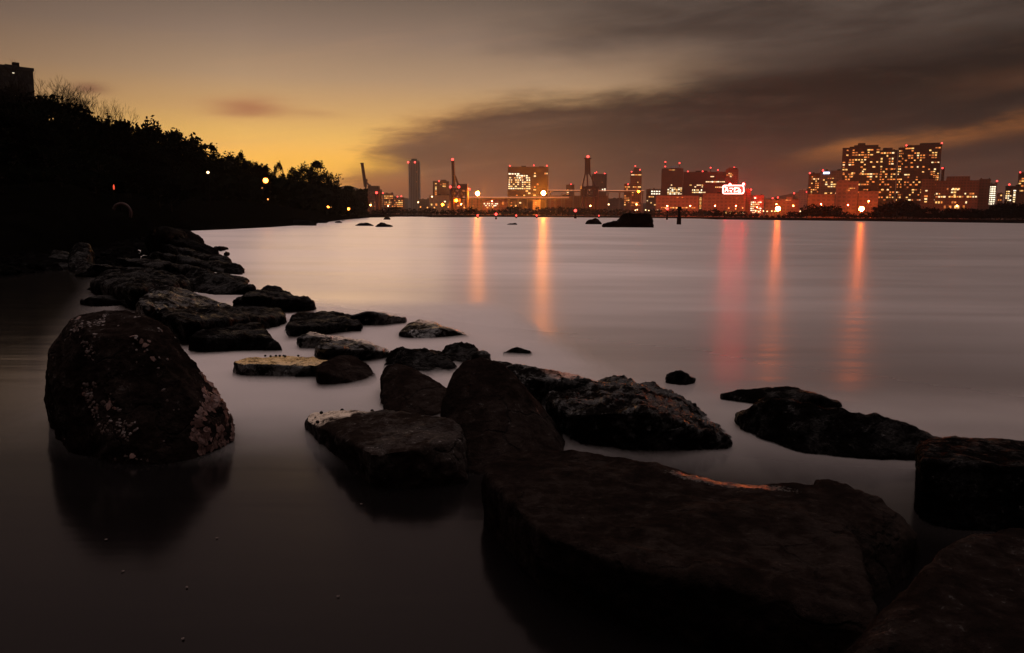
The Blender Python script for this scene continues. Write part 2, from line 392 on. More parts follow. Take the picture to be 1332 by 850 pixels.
# ------------------------------------------------------------------ rocks
def hull_mesh(hulls, voxel, smooth=5, amp=.03, freq=3.0, seed=0, fine=.35, strata=0.0):
    bm = bmesh.new()
    for pts in hulls:
        b2 = bmesh.new(); vs = [b2.verts.new(p) for p in pts]
        r = bmesh.ops.convex_hull(b2, input=vs)
        bmesh.ops.delete(b2, geom=[e for e in r['geom_interior'] if isinstance(e, bmesh.types.BMVert)], context='VERTS')
        loose = [v for v in b2.verts if not v.link_faces]; bmesh.ops.delete(b2, geom=loose, context='VERTS')
        bmesh.ops.recalc_face_normals(b2, faces=b2.faces[:])
        t = bpy.data.meshes.new('t'); b2.to_mesh(t); b2.free(); bm.from_mesh(t); bpy.data.meshes.remove(t)
    me = bpy.data.meshes.new('rock'); bm.to_mesh(me); bm.free()
    o = bpy.data.objects.new('tmp', me); C.objects.link(o)
    rm = o.modifiers.new('r', 'REMESH'); rm.mode = 'VOXEL'; rm.voxel_size = voxel; rm.use_smooth_shade = True
    sm = o.modifiers.new('s', 'SMOOTH'); sm.iterations = max(1, smooth - 2); sm.factor = .55
    dg = bpy.context.evaluated_depsgraph_get(); dg.update()
    out = bpy.data.meshes.new_from_object(o.evaluated_get(dg))
    bpy.data.objects.remove(o); bpy.data.meshes.remove(me)
    off = Vector((seed * 7.31, seed * 3.17, seed * 1.93))
    new = []
    for v in out.vertices:
        p = v.co * freq + off; q = v.co
        n1 = noise.noise(p)
        n2 = noise.noise(p * 2.7 + off)
        rg = 1 - abs(noise.noise(p * 1.7 + off * 2)) * 2
        dd = amp * (n1 * 1.1 + n2 * .55 + rg * .25) + amp * fine * (noise.noise(p * 7.5) + .7 * noise.noise(p * 17))
        # ledges and chipped facets
        t3 = noise.noise(p * .55 + off * 3) * 3.0; dd += amp * .55 * (abs((t3 % 1.0) - .5) * 2 - .5)
        vd = noise.voronoi(p * .9)[0]
        dd -= amp * .8 * max(0, .35 - (vd[1] - vd[0])) 
        if strata: dd += strata * math.sin((q.z + .15 * n1 + q.x * .12) * 55)
        new.append(q + v.normal * dd)
    for v, c in zip(out.vertices, new): v.co = c
    out.polygons.foreach_set('use_smooth', [True] * len(out.polygons))
    out.update()
    return out

def body(top, base, back=.5, hb=.5, under=.28):
    """points of a rock from its silhouette (top), its waterline (base) and a hidden far side"""
    P = list(top)
    for b_ in base: P += [b_.copy(), Vector((b_.x, b_.y, -under))]
    for t in top:
        d = Vector((t.x, t.y, 0)); L = d.length; d /= L
        zl = H - (H - t.z) * (1 + back / L) - .02
        q = t + d * back; P.append(Vector((q.x, q.y, max(-.05, min(t.z, zl) * hb))))
        q = t + d * back * 1.25; P.append(Vector((q.x, q.y, -under)))
    return P
NROCK = [0]
def rock(label, hulls, mat='rock_wet', voxel=.02, smooth=5, amp=.03, freq=3.0, fine=.35, name='rock', strata=0.0, group=None):
    NROCK[0] += 1
    c = Vector((0, 0, 0)); n = 0
    for h in hulls:
        for p in h: c += p; n += 1
    c /= n; c.z = 0
    me = hull_mesh([[p - c for p in h] for h in hulls], voxel, smooth, amp, freq, NROCK[0], fine, strata)
    o = link(name, me, M[mat]); o.location = c
    tag(o, label, 'rock', group)
    return o

# --- big boulder at left
top = [Y(58,490,5.55), Y(62,450,5.6), Y(74,428,5.65), Y(88,410,5.65), Y(105,402,5.7), Y(150,401,5.75), Y(186,407,5.7), Y(215,420,5.65), Y(252,462,5.6), Y(276,500,5.55), Y(294,522,5.5), Y(306,560,5.5),
       Y(70,500,5.35), Y(120,430,5.35), Y(190,440,5.3), Y(235,490,5.22), Y(270,540,5.25)]
base = [Z(74,545), Z(80,572), Z(104,592), Z(150,604), Z(212,605), Z(255,598), Z(295,580), Z(306,566)]
_bm = Vector((sum(p.x for p in top) / len(top), 0, 0))
top = [Vector((_bm.x + (p.x - _bm.x) * .97, p.y, p.z - .02)) for p in top]; base = [Vector((_bm.x + (p.x - _bm.x) * .97, p.y, p.z)) for p in base]
boulder = rock('tall rounded boulder crusted with oyster shells, standing alone in the pool',
               [body(top, base, .6, .75)], 'rock_dry', .014, 4, .024, 2.8, .35, name='boulder')
# --- big slab, foreground right
zt = .30
t1 = [Z(628,608,zt), Z(642,597,zt), Z(690,588,zt), Z(752,586,zt), Z(860,606,zt), Z(962,628,zt), Z(975,700,zt), Z(985,775,zt-.03),
      Z(960,770,zt-.03), Z(820,738,zt-.02), Z(700,690,zt-.02), Z(638,632,zt-.04)]
b1 = [Z(640,650), Z(659,684), Z(704,716), Z(800,770), Z(900,812), Z(990,848)]
t1b = [Z(925,626,zt), Z(962,628,zt), Z(1078,630,zt), Z(1116,700,zt-.02), Z(1142,798,zt-.04), Z(1136,830,zt-.10), Z(960,770,zt-.03), Z(900,745,zt)]
b1b = [Z(990,848), Z(1098,862), Z(1140,848), Z(900,812)]
t2 = [Z(1060,622,.30), Z(1100,632,.30), Z(1142,650,.28), Z(1170,668,.25), Z(1194,696,.18), Z(1088,690,.28), Z(1105,720,.2)]
b2 = [Z(1196,712), Z(1176,752), Z(1140,772), Z(1100,770)]
slab = rock('huge flat brown slab in the right foreground, red glint on its far edge',
     [body(t1, b1, .12, .6), body(t1b, b1b, .12, .6), body(t2, b2, .2, .6)], 'rock_dry', .015, 5, .017, 2.6, .42, name='rock_slab')
_e = (Z(1020,630,.3) - Z(880,612,.3)); _e.normalize(); _c = Z(945,627,.30) - slab.location
slab.data.materials[0] = rock_mat('brown stone with wet film at the far edge', (.0045, .0029, .0024), (.016, .0103, .0084), .8, .04, .4, (.035, .022, .018), spec=.10, spot=(_c.x, _c.y, _e.x, _e.y, .30, .06))
# --- corner rock
zt = .40
rock('rounded brown rock cut off by the bottom right corner of the view',
     [body([Z(1100,862,.30), Z(1140,838,.36), Z(1192,804,zt), Z(1203,758,zt), Z(1226,716,zt), Z(1268,692,zt), Z(1340,682,zt), Z(1420,690,zt), Z(1420,860,zt)],
           [Z(1060,880), Z(1160,845), Z(1196,800), Z(1400,960), Z(1100,960)], .2, .6)], 'rock_dry', .016, 5, .02, 2.6, .4)
# --- right block
rock('square-edged dark block at the right edge with a wet shining top',
     [body([Y(1196,572,4.75), Y(1240,565,4.9), Y(1330,573,4.9), Y(1430,590,4.9), Z(1200,594,.36), Y(1260,594,4.2), Y(1330,606,4.05), Y(1430,620,4.0), Z(1196,600,.34)],
           [Z(1194,655), Z(1205,672), Z(1240,688), Z(1340,694), Z(1430,694)], .3, .6)], 'rock_wet', .014, 4, .018, 3, .4)
rock('low wet rock showing just behind the square-edged block at the right edge',
     [body([Z(1290,572,.10), Z(1332,575,.14), Z(1400,580,.12)], [Z(1280,577), Z(1330,590), Z(1400,590)], .4)], 'rock_wet', .02, 4, .02)
# --- whale-backed rock right
rock('long humped black rock rising from misty water, left of the square-edged block',
     [body([Z(956,538,.10), Y(985,530,6.0), Y(1010,518,5.75), Y(1060,524,5.6), Y(1100,533,5.55), Y(1145,542,5.45), Y(1190,555,5.35), Y(1226,571,5.3), Y(1218,585,5.2)],
           [Z(958,548), Z(985,572), Z(1040,590), Z(1110,598), Z(1190,600), Z(1224,590)], .5, .6)], 'rock_wet', .018, 4, .026, 3)
rock('low black rock with a thin orange rim, just behind the long humped rock',
     [body([Z(938,513,.05), Z(962,507,.10), Z(1037,504,.13), Z(1070,515,.12), Z(1094,524,.06)], [Z(942,521), Z(1000,530), Z(1092,531)], .3)], 'rock_wet', .02, 4, .018)
# --- glistening rock centre right
rock('rugged wet rock glistening with pale streaks, between the leaning rock and the humped rock',
     [body([Z(712,520,.22), Y(722,508,6.7), Y(760,498,7.0), Y(805,494,7.1), Y(852,500,7.0), Y(892,528,6.6), Y(930,560,6.15), Z(952,574,.05), Z(740,540,.22), Z(840,536,.3)],
           [Z(716,536), Z(738,560), Z(772,580), Z(860,586), Z(952,582)], .3, .55)], 'rock_glaze', .015, 3, .034, 4.2, .5)
rock('small black rock tufted with weed, alone in open water behind the glistening rock',
     [body([Z(868,488,.08), Z(880,482,.14), Z(893,485,.12), Z(904,493,.05)], [Z(868,496), Z(885,501), Z(903,498)], .2)], 'rock_wet', .012, 3, .02, 6)
rock('tiny dark rock barely above the water, behind the wedge-shaped rock',
     [body([Z(654,458,.06), Z(672,450,.13), Z(690,456,.08)], [Z(654,462), Z(672,465), Z(692,462)], .3)], 'rock_wet', .015, 3, .015)
# --- wedge
rock('long low wedge-shaped rock with a shining orange lit top, right behind the leaning rock',
     [body([Z(618,470,.30), Z(640,468,.36), Z(700,478,.34), Z(762,490,.26), Z(800,500,.16), Z(640,482,.32), Z(700,494,.28), Z(770,504,.16)],
           [Z(640,535), Z(700,528), Z(740,520), Z(795,508)], .12, .6)], 'sheen_red', .018, 3, .022, 3.5)
# --- tall leaning rock
rock('tall smooth pyramid-shaped dark rock leaning at the centre, behind the big slab',
     [body([Y(588,485,5.6), Y(603,466,5.65), Y(624,462,5.65), Y(650,470,5.6), Y(672,490,5.55), Y(700,530,5.5), Y(736,582,5.4), Y(577,520,5.5), Y(574,570,5.4)],
           [Z(578,600), Z(610,616), Z(680,622), Z(734,600)], .45, .7)], 'rock_dry', .016, 5, .016, 2.2, .25)
rock('blunt black rock with two pale specks, left of the tall pyramid-shaped rock',
     [body([Y(495,490,6.8), Y(502,476,6.9), Y(515,471,6.9), Y(530,475,6.9), Y(562,492,6.8), Y(604,520,6.6)],
           [Z(494,530), Z(500,546), Z(560,552), Z(600,550)], .4, .7)], 'rock_dry', .018, 5, .02, 2.6)
rock('lumpy black rock behind the blunt black rock', [body([Y(500,468,8.3), Y(508,457,8.4), Y(525,453,8.4), Y(552,452,8.4), Y(582,462,8.4), Y(594,480,8.2)],
           [Z(498,485), Z(540,494), Z(592,490)], .4, .7)], 'rock_wet', .022, 3, .035, 4)
rock('knobbly black rock peeping over the tall pyramid-shaped rock', [body([Y(574,462,8.9), Y(580,450,9.0), Y(600,446,9.0), Y(617,450,9.0), Y(624,462,8.8)],
           [Z(574,476), Z(600,482), Z(626,476)], .35, .7)], 'rock_wet', .022, 3, .03, 4)
rock('small shiny rock beside the knobbly rock', [body([Z(612,462,.12), Z(628,456,.18), Z(638,462,.14)], [Z(612,472), Z(638,472)], .3)], 'rock_glaze', .02, 3, .02, 4)
# --- tilted slab centre-left
zt = .22
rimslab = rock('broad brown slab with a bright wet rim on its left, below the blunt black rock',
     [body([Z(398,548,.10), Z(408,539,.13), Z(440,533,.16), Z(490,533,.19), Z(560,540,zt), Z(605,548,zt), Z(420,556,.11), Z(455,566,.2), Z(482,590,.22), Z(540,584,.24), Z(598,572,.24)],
           [Z(402,552), Z(440,575), Z(476,606), Z(492,622), Z(560,632), Z(610,628)], .15, .5)], 'sheen_rim', .015, 4, .020, 3.2, .4)
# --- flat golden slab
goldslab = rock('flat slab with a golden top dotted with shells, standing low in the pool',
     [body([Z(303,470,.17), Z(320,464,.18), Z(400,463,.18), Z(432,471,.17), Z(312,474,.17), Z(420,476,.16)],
           [Z(316,484), Z(345,498), Z(420,497), Z(440,486)], .15, .5)], 'sheen_gold', .015, 3, .016, 3.5, .4)
rock('dark dome-shaped rock touching the right end of the golden-topped slab', [body([Z(410,482,.20), Y(417,470,7.9), Y(440,460,8.0), Y(462,462,8.0), Y(480,476,7.9), Y(491,490,7.7)],
           [Z(412,496), Z(440,504), Z(480,502), Z(491,497)], .35, .7)], 'rock_dry', .018, 5, .022, 2.5)
rock('small low dark rock wedged between the golden-topped slab and the dome-shaped rock', [body([Z(383,488,.08), Z(400,476,.16), Z(420,474,.18)], [Z(384,492), Z(420,497)], .2)], 'rock_wet', .02, 4, .02)
rock('wet rock with a bright white shining slope, behind the dome-shaped rock', [body([Z(412,452,.30), Y(424,438,10.2), Y(440,440,10.2), Z(480,446,.22), Z(506,458,.12), Z(425,452,.3)],
           [Z(410,462), Z(440,468), Z(506,464)], .4, .5)], 'sheen_pale', .02, 3, .03, 3.5)
rock('small wet rock with a pale slope, left of the rock with the bright white slope', [body([Z(386,440,.16), Z(404,431,.2), Z(432,436,.2)], [Z(386,447), Z(400,458), Z(426,454)], .4)], 'sheen_pale', .02, 3, .03)
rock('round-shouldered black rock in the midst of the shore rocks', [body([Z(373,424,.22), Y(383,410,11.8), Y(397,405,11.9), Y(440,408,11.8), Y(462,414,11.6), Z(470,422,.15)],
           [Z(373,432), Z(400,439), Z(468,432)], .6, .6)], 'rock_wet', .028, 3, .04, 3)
rock('flat wet rock with a pale top, right of the round-shouldered rock', [body([Z(455,410,.2), Z(480,405,.24), Z(500,408,.22), Z(528,413,.12)], [Z(458,420), Z(500,424), Z(530,419)], .5)], 'sheen_pale', .028, 3, .03)
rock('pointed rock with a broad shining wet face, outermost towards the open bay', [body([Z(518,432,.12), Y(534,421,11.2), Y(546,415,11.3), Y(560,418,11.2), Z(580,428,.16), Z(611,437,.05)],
           [Z(520,438), Z(550,447), Z(612,441)], .5, .6)], 'sheen_pale', .022, 2, .018, 3)
rock('humped black rock reaching out into pale water', [body([Z(303,392,.2), Z(318,384,.35), Y(336,380,14.2), Y(347,375,14.4), Y(360,377,14.4), Y(380,386,14.2), Z(408,393,.18)],
           [Z(303,400), Z(340,405), Z(410,400)], .8, .6)], 'rock_wet', .035, 3, .05, 2.6)
rock('long flat dark rock with a reddish wet tip, in front of the humped black rock', [body([Z(200,404,.4), Y(260,401,12.8), Y(330,400,12.6), Y(366,404,12.2), Z(372,412,.15), Z(240,418,.35)],
           [Z(200,425), Z(280,432), Z(340,434), Z(372,424)], .5, .6)], 'rock_wet', .03, 3, .04, 2.6)
rock('dark loaf-shaped rock just right of the tall boulder top', [body([Z(248,438,.22), Y(266,424,10.2), Y(300,417,10.4), Y(336,421,10.3), Z(352,438,.2), Z(366,454,.06)],
           [Z(250,448), Z(290,460), Z(364,460)], .5, .6)], 'rock_wet', .024, 3, .035, 2.8)
rock('dark rock with a sloping wet shoulder, above the long flat rock', [body([Y(238,360,17.2), Y(254,350,17.4), Y(275,352,17.4), Y(300,364,17), Z(330,374,.15)],
           [Z(240,378), Z(280,384), Z(330,379)], 1.0, .6)], 'rock_wet', .045, 3, .06, 2)
rock('broad brown rock with long shining streaks, behind the tall boulder', [body([Z(178,392,.5), Y(200,376,14), Y(230,374,14.2), Y(262,388,13.6), Z(300,400,.14), Z(190,402,.45)],
           [Z(176,420), Z(240,414), Z(300,405)], .8, .6)], 'rock_glaze', .035, 3, .05, 2.2)
rock('dark ridge-backed rock left behind the tall boulder', [body([Y(118,366,16), Y(140,354,16.5), Y(180,351,16.8), Y(225,356,16.6), Y(250,368,16), Z(170,378,.4)],
           [Z(120,380), Z(180,392), Z(250,384)], 1.2, .6)], 'rock_wet', .045, 3, .06, 2)
rock('small low black rock in dark water above the tall boulder', [body([Z(104,390,.1), Z(118,386,.18), Z(150,385,.15), Z(156,392,.08)], [Z(104,395), Z(130,398), Z(156,396)], .4)], 'rock_wet', .03, 3, .03)
rock('upright black stump-like rock on the dark left spit', [body([Y(91,325,24), Y(100,315,24.2), Y(116,318,24.2), Y(122,335,24)], [Z(90,352), Z(106,356), Z(124,352)], .8, .8)], 'rock_wet', .05, 3, .06, 2)
rock('blocky black rock at the end of the dark left spit', [body([Y(60,338,26), Y(72,326,26.5), Y(90,330,26), Y(92,345,25.5)], [Z(58,347), Z(92,351)], 1.0, .8)], 'rock_wet', .05, 3, .06, 2)
for (pts, lab) in (
    ([(196,330),(225,336),(255,340),(290,346),(318,353)], 'long thin shining rock shelf sloping into the pale water'),
    ([(150,338),(200,342),(250,350),(270,356)], 'dark rock shelf below the long thin shining shelf'),
    ([(210,345),(245,352),(290,361),(322,368)], 'low dark ledge behind the sloping wet shoulder rock'),
    ([(120,346),(160,352),(205,357),(240,360)], 'low ledge with a pale wet edge near the left spit'),
    ([(200,311),(235,313),(262,320),(284,329)], 'black tongue of rock pointing at the two tiny islets'),
    ([(205,318),(230,326),(262,334),(300,342)], 'bright wet rock ledge under the black tongue of rock'),
    ([(195,302),(225,301),(250,307),(262,314)], 'far black rock ledge at the corner of the bay')):
    d0 = Z(*pts[1]).length
    rock(lab, [body([Z(px, py - 3, .02 + .35 * d0 / 26 * (1 - k / len(pts))) for k, (px, py) in enumerate(pts)], [Z(px, py + 6) for (px, py) in pts], d0 * .05, .6)],
         'rock_wet' if 'wet' in lab or 'shining' in lab else 'rock_far', d0 * .0026, 2, d0 * .0028, 40 / d0)
rock('slim dark islet off the shore ledges', [body([Z(276,322,.1), Z(287,320,.25), Z(296,322,.1)], [Z(276,324), Z(296,324)], .6)], 'rock_far', .06, 2, .05, 2)
rock('dot-like dark islet nearest the black tongue of rock', [body([Z(291,329,.1), Z(294,327,.22), Z(298,329,.1)], [Z(291,330.5), Z(298,330.5)], .4)], 'rock_far', .05, 2, .04, 2)
rock('little pointed islet beside the bright wet ledge', [body([Z(270,338,.15), Z(279,335,.3), Z(287,339,.12)], [Z(270,341), Z(287,341.5)], .5)], 'rock_far', .05, 2, .04, 2)

# --- islets out in the bay
def islet(label, sil, y0, back, mat='rock_far', base_py=None):
    top = [Y(px, py, y0) for px, py in sil]; top = [Vector((p.x, p.y, max(p.z, .03))) for p in top]
    b = [Vector((p.x, p.y - back * .15, 0)) for p in top]
    return rock(label, [body(top, b, back, .7)], mat, max(.05, y0 * .0022), 2, y0 * .0016, 60 / y0)
def ywl(px, py): return Z(px, py).y
islet('flat-topped rock islet with a long sloping left shoulder, in the middle of the bay', [(784.5,292),(800,288.5),(806,286.5)], ywl(800,296), 4)
islet2 = NROCK
yy = ywl(820, 296)
rock('block-shaped dark rock islet with a flat top, largest in the bay',
     [body([Y(803,287,yy), Y(808,281,yy), Y(812,278,yy), Y(845,278,yy), Y(848,284,yy), Y(849.5,295,yy), Y(803,294,yy)], [Vector((Y(803,290,yy).x, yy - .5, 0)), Vector((Y(849,290,yy).x, yy - .5, 0))], 3, .9)], 'rock_far', .18, 2, .15, .8)
islet('small rounded rock islet left of the block-shaped islet', [(762,291),(765,286),(770,283.5),(775,283),(780,285.5),(782,291)], ywl(770, 292), 3)
islet('low long dark reef left of centre near the far shore', [(462,293),(468,291),(478,290.5),(486,293)], ywl(470, 294), 3)
islet('low dark reef with a small peak next to the long reef', [(489,294),(495,289),(498,291.5),(510,294.5)], ywl(500, 295.5), 3)
islet('tiny pyramid islet in front of the far embankment', [(498,285),(501,281.5),(505,282),(508.5,285)], ywl(503, 286), 3)
islet('faint sliver of rock awash in the open bay', [(658,292),(664,291),(672,292)], ywl(664, 292.6), 2)
islet('low dark point of rocks at the end of the left shore', [(330,293),(360,286),(400,287),(412,291)], ywl(380, 293.5), 6)
islet('second low dark point of rocks beyond the first', [(380,288),(405,284),(418,286),(426,289)], ywl(410, 289.8), 8)
islet('small dark rock off the left point', [(436,289.5),(440,287.5),(444,289.5)], ywl(440, 290.2), 2)
islet('tiny dark rock farther off the left point', [(444,287),(447,286),(450,287)], ywl(447, 287.4), 2)

# --- generic shore rocks, copied
protos = []
for k in range(6):
    rr = random.Random(100 + k)
    pts = []
    for j in range(26):
        th = rr.uniform(0, 2 * math.pi); u = rr.uniform(-.15, 1)
        r = math.sqrt(max(0, 1 - max(u, 0) ** 2)) * rr.uniform(.75, 1)
        pts.append(Vector((r * math.cos(th), r * .62 * math.sin(th), u * rr.uniform(.35, .5))))
    me = hull_mesh([pts], .07, 2, .08, 1.6, 50 + k, .4); me.materials.append(M['rock_far']); protos.append(me)
def put_rock(px, py, s, label, group, tz=None):
    p = Z(px, py); o = bpy.data.objects.new('shore_rock', random.choice(protos)); C.objects.link(o)
    o.location = p; o.scale = (s * random.uniform(.8, 1.3), s * random.uniform(.8, 1.2), s * random.uniform(.6, 1.1))
    o.rotation_euler = (random.uniform(-.12, .12), random.uniform(-.05, .2), random.uniform(-.6, .3)); tag(o, label, 'rock', group)
n = 0
while n < 230:
    px = random.uniform(95, 275); py = random.uniform(299, 385)
    if py < 300 + (250 - px) * .10 or px > 190 + (py - 295) * 1.6 or py > 366 and not 130 < px < 235 or px < 165 - (py - 320) * 1.4 and py > 334: continue
    d = Z(px, py).length; put_rock(px, py, d * random.uniform(.009, .022), 'dark wet boulder among the many strewn along the left shore', 'shore boulders on the left'); n += 1
for k in range(110):
    px = random.uniform(-60, 118); py = 358 - px * .10 - random.uniform(0, 24)
    put_rock(px, py, Z(px, py).length * random.uniform(.014, .026), 'black boulder lining the dark spit at the left edge', 'boulders of the left spit')
for k in range(40):
    t = random.random(); px = 250 + 170 * t; py = 299.0 - 8.5 * t + random.uniform(-1.0, .3)
    put_rock(px, py, Z(px, py).length * random.uniform(.006, .013), 'distant black boulder at the foot of the wooded shore', 'boulders at the foot of the wooded shore')

# --- shells, weed and snails on the near rocks
def in_poly(x, y, P):
    c = False; j = len(P) - 1
    for i in range(len(P)):
        if (P[i][1] > y) != (P[j][1] > y) and x < (P[j][0] - P[i][0]) * (y - P[i][1]) / (P[j][1] - P[i][1]) + P[i][0]: c = not c
        j = i
    return c
Z1 = [(95,402),(140,402),(128,470),(150,520),(200,575),(195,606),(150,600),(110,520),(90,440)]
Z2 = [(262,485),(280,490),(310,550),(306,590),(245,590),(250,550),(266,525)]
def sheen_or_crust(o, polys, name, mat, size, seed, flat=.35):
    rr = random.Random(seed); mb = MB(); me = o.data
    cand = []
    for f in me.polygons:
        w_ = o.location + f.center
        if (w_ - cam.location).dot(f.normal) > 0 or w_.z < .02: continue
        x, y = project(w_)
        for (P, dens) in polys:
            if in_poly(x, y, P) and noise.noise(f.center * 7) * .7 + noise.noise(f.center * 19) * .4 > (.08 if P is not Z2 else -.12) and rr.random() < dens * 3: cand.append((f.center.copy(), f.normal.copy()))
    for c, nrm in cand:
        s = size * rr.uniform(.3, 1.15) ; a = nrm.orthogonal().normalized(); b = nrm.cross(a); th = rr.uniform(0, 6.28)
        a, b = a * math.cos(th) + b * math.sin(th), b * math.cos(th) - a * math.sin(th)
        tilt = nrm * rr.uniform(-.5, .9); k = 6
        ring = [c + (a * math.cos(6.283 * i / k) * s * rr.uniform(.6, 1.15) + b * math.sin(6.283 * i / k) * s * .72 * rr.uniform(.6, 1.15)) for i in range(k)]
        ring = [p + tilt * s * .5 * ((p - c).dot(a) / s) + nrm * s * .1 for p in ring]
        low = [c + (p - c) * .7 - nrm * s * .3 for p in ring]
        mb.add(ring + low + [c + nrm * s * flat], [(i, (i + 1) % k, 2 * k) for i in range(k)] + [(i, i + k, (i + 1) % k + k, (i + 1) % k) for i in range(k)])
    ob = mb.build(name, mat, o)
    ob['kind'] = 'stuff'
    return ob
sheen_or_crust(boulder, [(Z1, .10), ([(165,420),(212,428),(215,470),(200,520),(182,520),(176,470)], .02), ([(60,400),(310,400),(310,600),(60,600)], .003)], 'oyster_crust', M['shell'], .015, 3, .3)
sheen_or_crust(boulder, [(Z2, .16), (Z1, .004), ([(170,430),(208,440),(205,470),(178,460)], .015)], 'large_oysters', M['shell_big'], .032, 9, .15)
def dots(o, plist, z, r):
    for k, (px, py) in enumerate(plist):
        p = Z(px, py, z); s = MB(); s.ball((0, 0, 0), r, 7, 5, .8)
        c = s.build('snail', M['weed'], o, True); c.location = p - o.location
dots(goldslab, [(345,463),(359,463),(364,463),(369,463),(371,463.5),(388,463),(352,463.5)], .19, .013)
dots(rimslab, [(418,537),(445,533.5),(484,534.5),(413,549)], .17, .014)

# ------------------------------------------------------------------ veil of surf mist low over the water among the rocks
def mist():
    m = bpy.data.materials.new('surf mist'); m.use_nodes = True; nt = m.node_tree; nt.nodes.clear()
    out = nt.nodes.new('ShaderNodeOutputMaterial'); v = nt.nodes.new('ShaderNodeVolumePrincipled')
    v.inputs['Color'].default_value = (.93, .88, .87, 1); v.inputs['Density'].default_value = MIST_D; v.inputs['Anisotropy'].default_value = .2
    nt.links.new(v.outputs[0], out.inputs['Volume'])
    def sst(a, b, t): t = max(0, min(1, (t - a) / (b - a))); return t * t * (3 - 2 * t)
    def hgt(x, y):
        far = 1 - sst(-.5, 1.5, x); k = sst(4.7, 6.6, y + .10 * x) * (1 - sst(5.9 + 3.2 * far, 7.9 + 7.6 * far, y)) * (.28 + .72 * far) * sst(-2.6, -.8, x + .22 * y) * (1 - sst(5.5, 8.5, x - .1 * y))
        n_ = noise.noise(Vector((x * .7, y * .8, 0))) * .5 + noise.noise(Vector((x * 2.1, y * 2.4, 3))) * .25
        return .0021 + max(0, .044 * k * (1 + n_ * .9)) * (1 + y * .03)
    nx, ny = 110, 120; vs = []; fs = []
    for j in range(ny + 1):
        for i in range(nx + 1):
            x = -6 + 15 * i / nx; y = 4.4 + 15.6 * j / ny; vs.append((x, y, hgt(x, y)))
    L = len(vs); vs += [(x, y, .002) for x, y, z in vs]
    W_ = nx + 1
    for j in range(ny):
        for i in range(nx):
            a = j * W_ + i; fs.append((a, a + 1, a + W_ + 1, a + W_)); fs.append((L + a, L + a + W_, L + a + W_ + 1, L + a + 1))
    for i in range(nx): fs.append((i, L + i, L + i + 1, i + 1)); a = ny * W_ + i; fs.append((a, a + 1, L + a + 1, L + a))
    for j in range(ny): a = j * W_; fs.append((a, a + W_, L + a + W_, L + a)); a += nx; fs.append((a, L + a, L + a + W_, a + W_))
    b = MB(); b.add(vs, fs); tag(b.build('surf_mist', m), 'thin pale veil of averaged surf around the midground rocks', 'mist', kind='stuff')
MIST_D = 7.0
mist()

# ------------------------------------------------------------------ left land, hill
SH = [(-520,372),(-300,362),(-120,354),(0,347),(60,341),(100,334),(140,325),(180,316),(220,306),(250,300.5),(300,298.5),(350,296),(400,292.5),(425,289),(445,286.5),(462,284.8),(478,283.6)]
rows = [(-1.5, -.6), (0, -.05), (1.5, .5), (5, 1.3), (12, 1.9), (25, 3.0), (60, 3.6), (150, 4.4), (400, 5)]
pts = []
for i in range(len(SH) - 1):
    for k in range(6):
        t = k / 6; pts.append(Z(SH[i][0] * (1 - t) + SH[i + 1][0] * t, SH[i][1] * (1 - t) + SH[i + 1][1] * t))
pts.append(Z(*SH[-1]))
lm = MB(); vs = []; fs = []; nr = len(rows)
for i, p in enumerate(pts):
    d = Vector((p.x, p.y, 0)).normalized()
    for (off, z) in rows:
        q = p + d * off; z *= min(1, 90 / p.length) if off > 12 else 1; vs.append((q.x, q.y, z + (noise.noise(q * .2) * .5 * min(1, abs(z)))))
for i in range(len(pts) - 1):
    for j in range(nr - 1): a = i * nr + j; fs.append((a, a + nr, a + nr + 1, a + 1))
lm.add(vs, fs); tag(lm.build('ground', M['soil'], smooth=True), 'dark wooded ground rising from the left shore', kind='structure')

def land_z(p):
    """height of the left ground under p"""
    r = math.hypot(p[0], p[1]); u = p[0] / p[1]; best = None
    for q in pts:
        dd = abs(q.x / q.y - u)
        if best is None or dd < best[0]: best = (dd, q)
    off = r - best[1].length
    for (a, b) in zip(rows, rows[1:]):
        if a[0] <= off <= b[0]: t = (off - a[0]) / (b[0] - a[0]); return (a[1] + (b[1] - a[1]) * t) * (min(1, 90 / best[1].length) if off > 12 else 1)
    return rows[-1][1] * .9

# ------------------------------------------------------------------ trees
def crown_mesh(name, seed, nclump=60, nleaf=34, leaf=.035, shape='round', clump=.13):
    rr = random.Random(seed); mb = MB()
    cs = []
    for i in range(nclump):
        th = rr.uniform(0, 6.283); 
        if shape == 'round':
            u = rr.uniform(-1, 1); r = rr.uniform(.45, 1) ** .6
            c = Vector((math.cos(th) * math.sqrt(1 - u * u) * r * .5, math.sin(th) * math.sqrt(1 - u * u) * r * .5, .62 + u * r * .36))
        else:
            h = rr.uniform(0, 1); wd = (.46 * (1 - h ** 1.6) + .05) * rr.uniform(.5, 1)
            c = Vector((math.cos(th) * wd, math.sin(th) * wd, .30 + h * .68))
        cs.append((c, clump * rr.uniform(.6, 1.25)))
    for c, cr in cs:
        for k in range(nleaf):
            d = Vector((rr.gauss(0, 1), rr.gauss(0, 1), rr.gauss(0, .8))).normalized() * cr * rr.uniform(.3, 1)
            p = c + d; s = leaf * rr.uniform(.6, 1.3)
            a = Vector((rr.gauss(0, 1), rr.gauss(0, 1), rr.gauss(0, 1))).normalized(); b = a.orthogonal().normalized()
            mb.add([p - a * s, p + b * s * .6, p + a * s, p - b * s * .6], [(0, 1, 2, 3)])
    return mb.mesh(name), cs
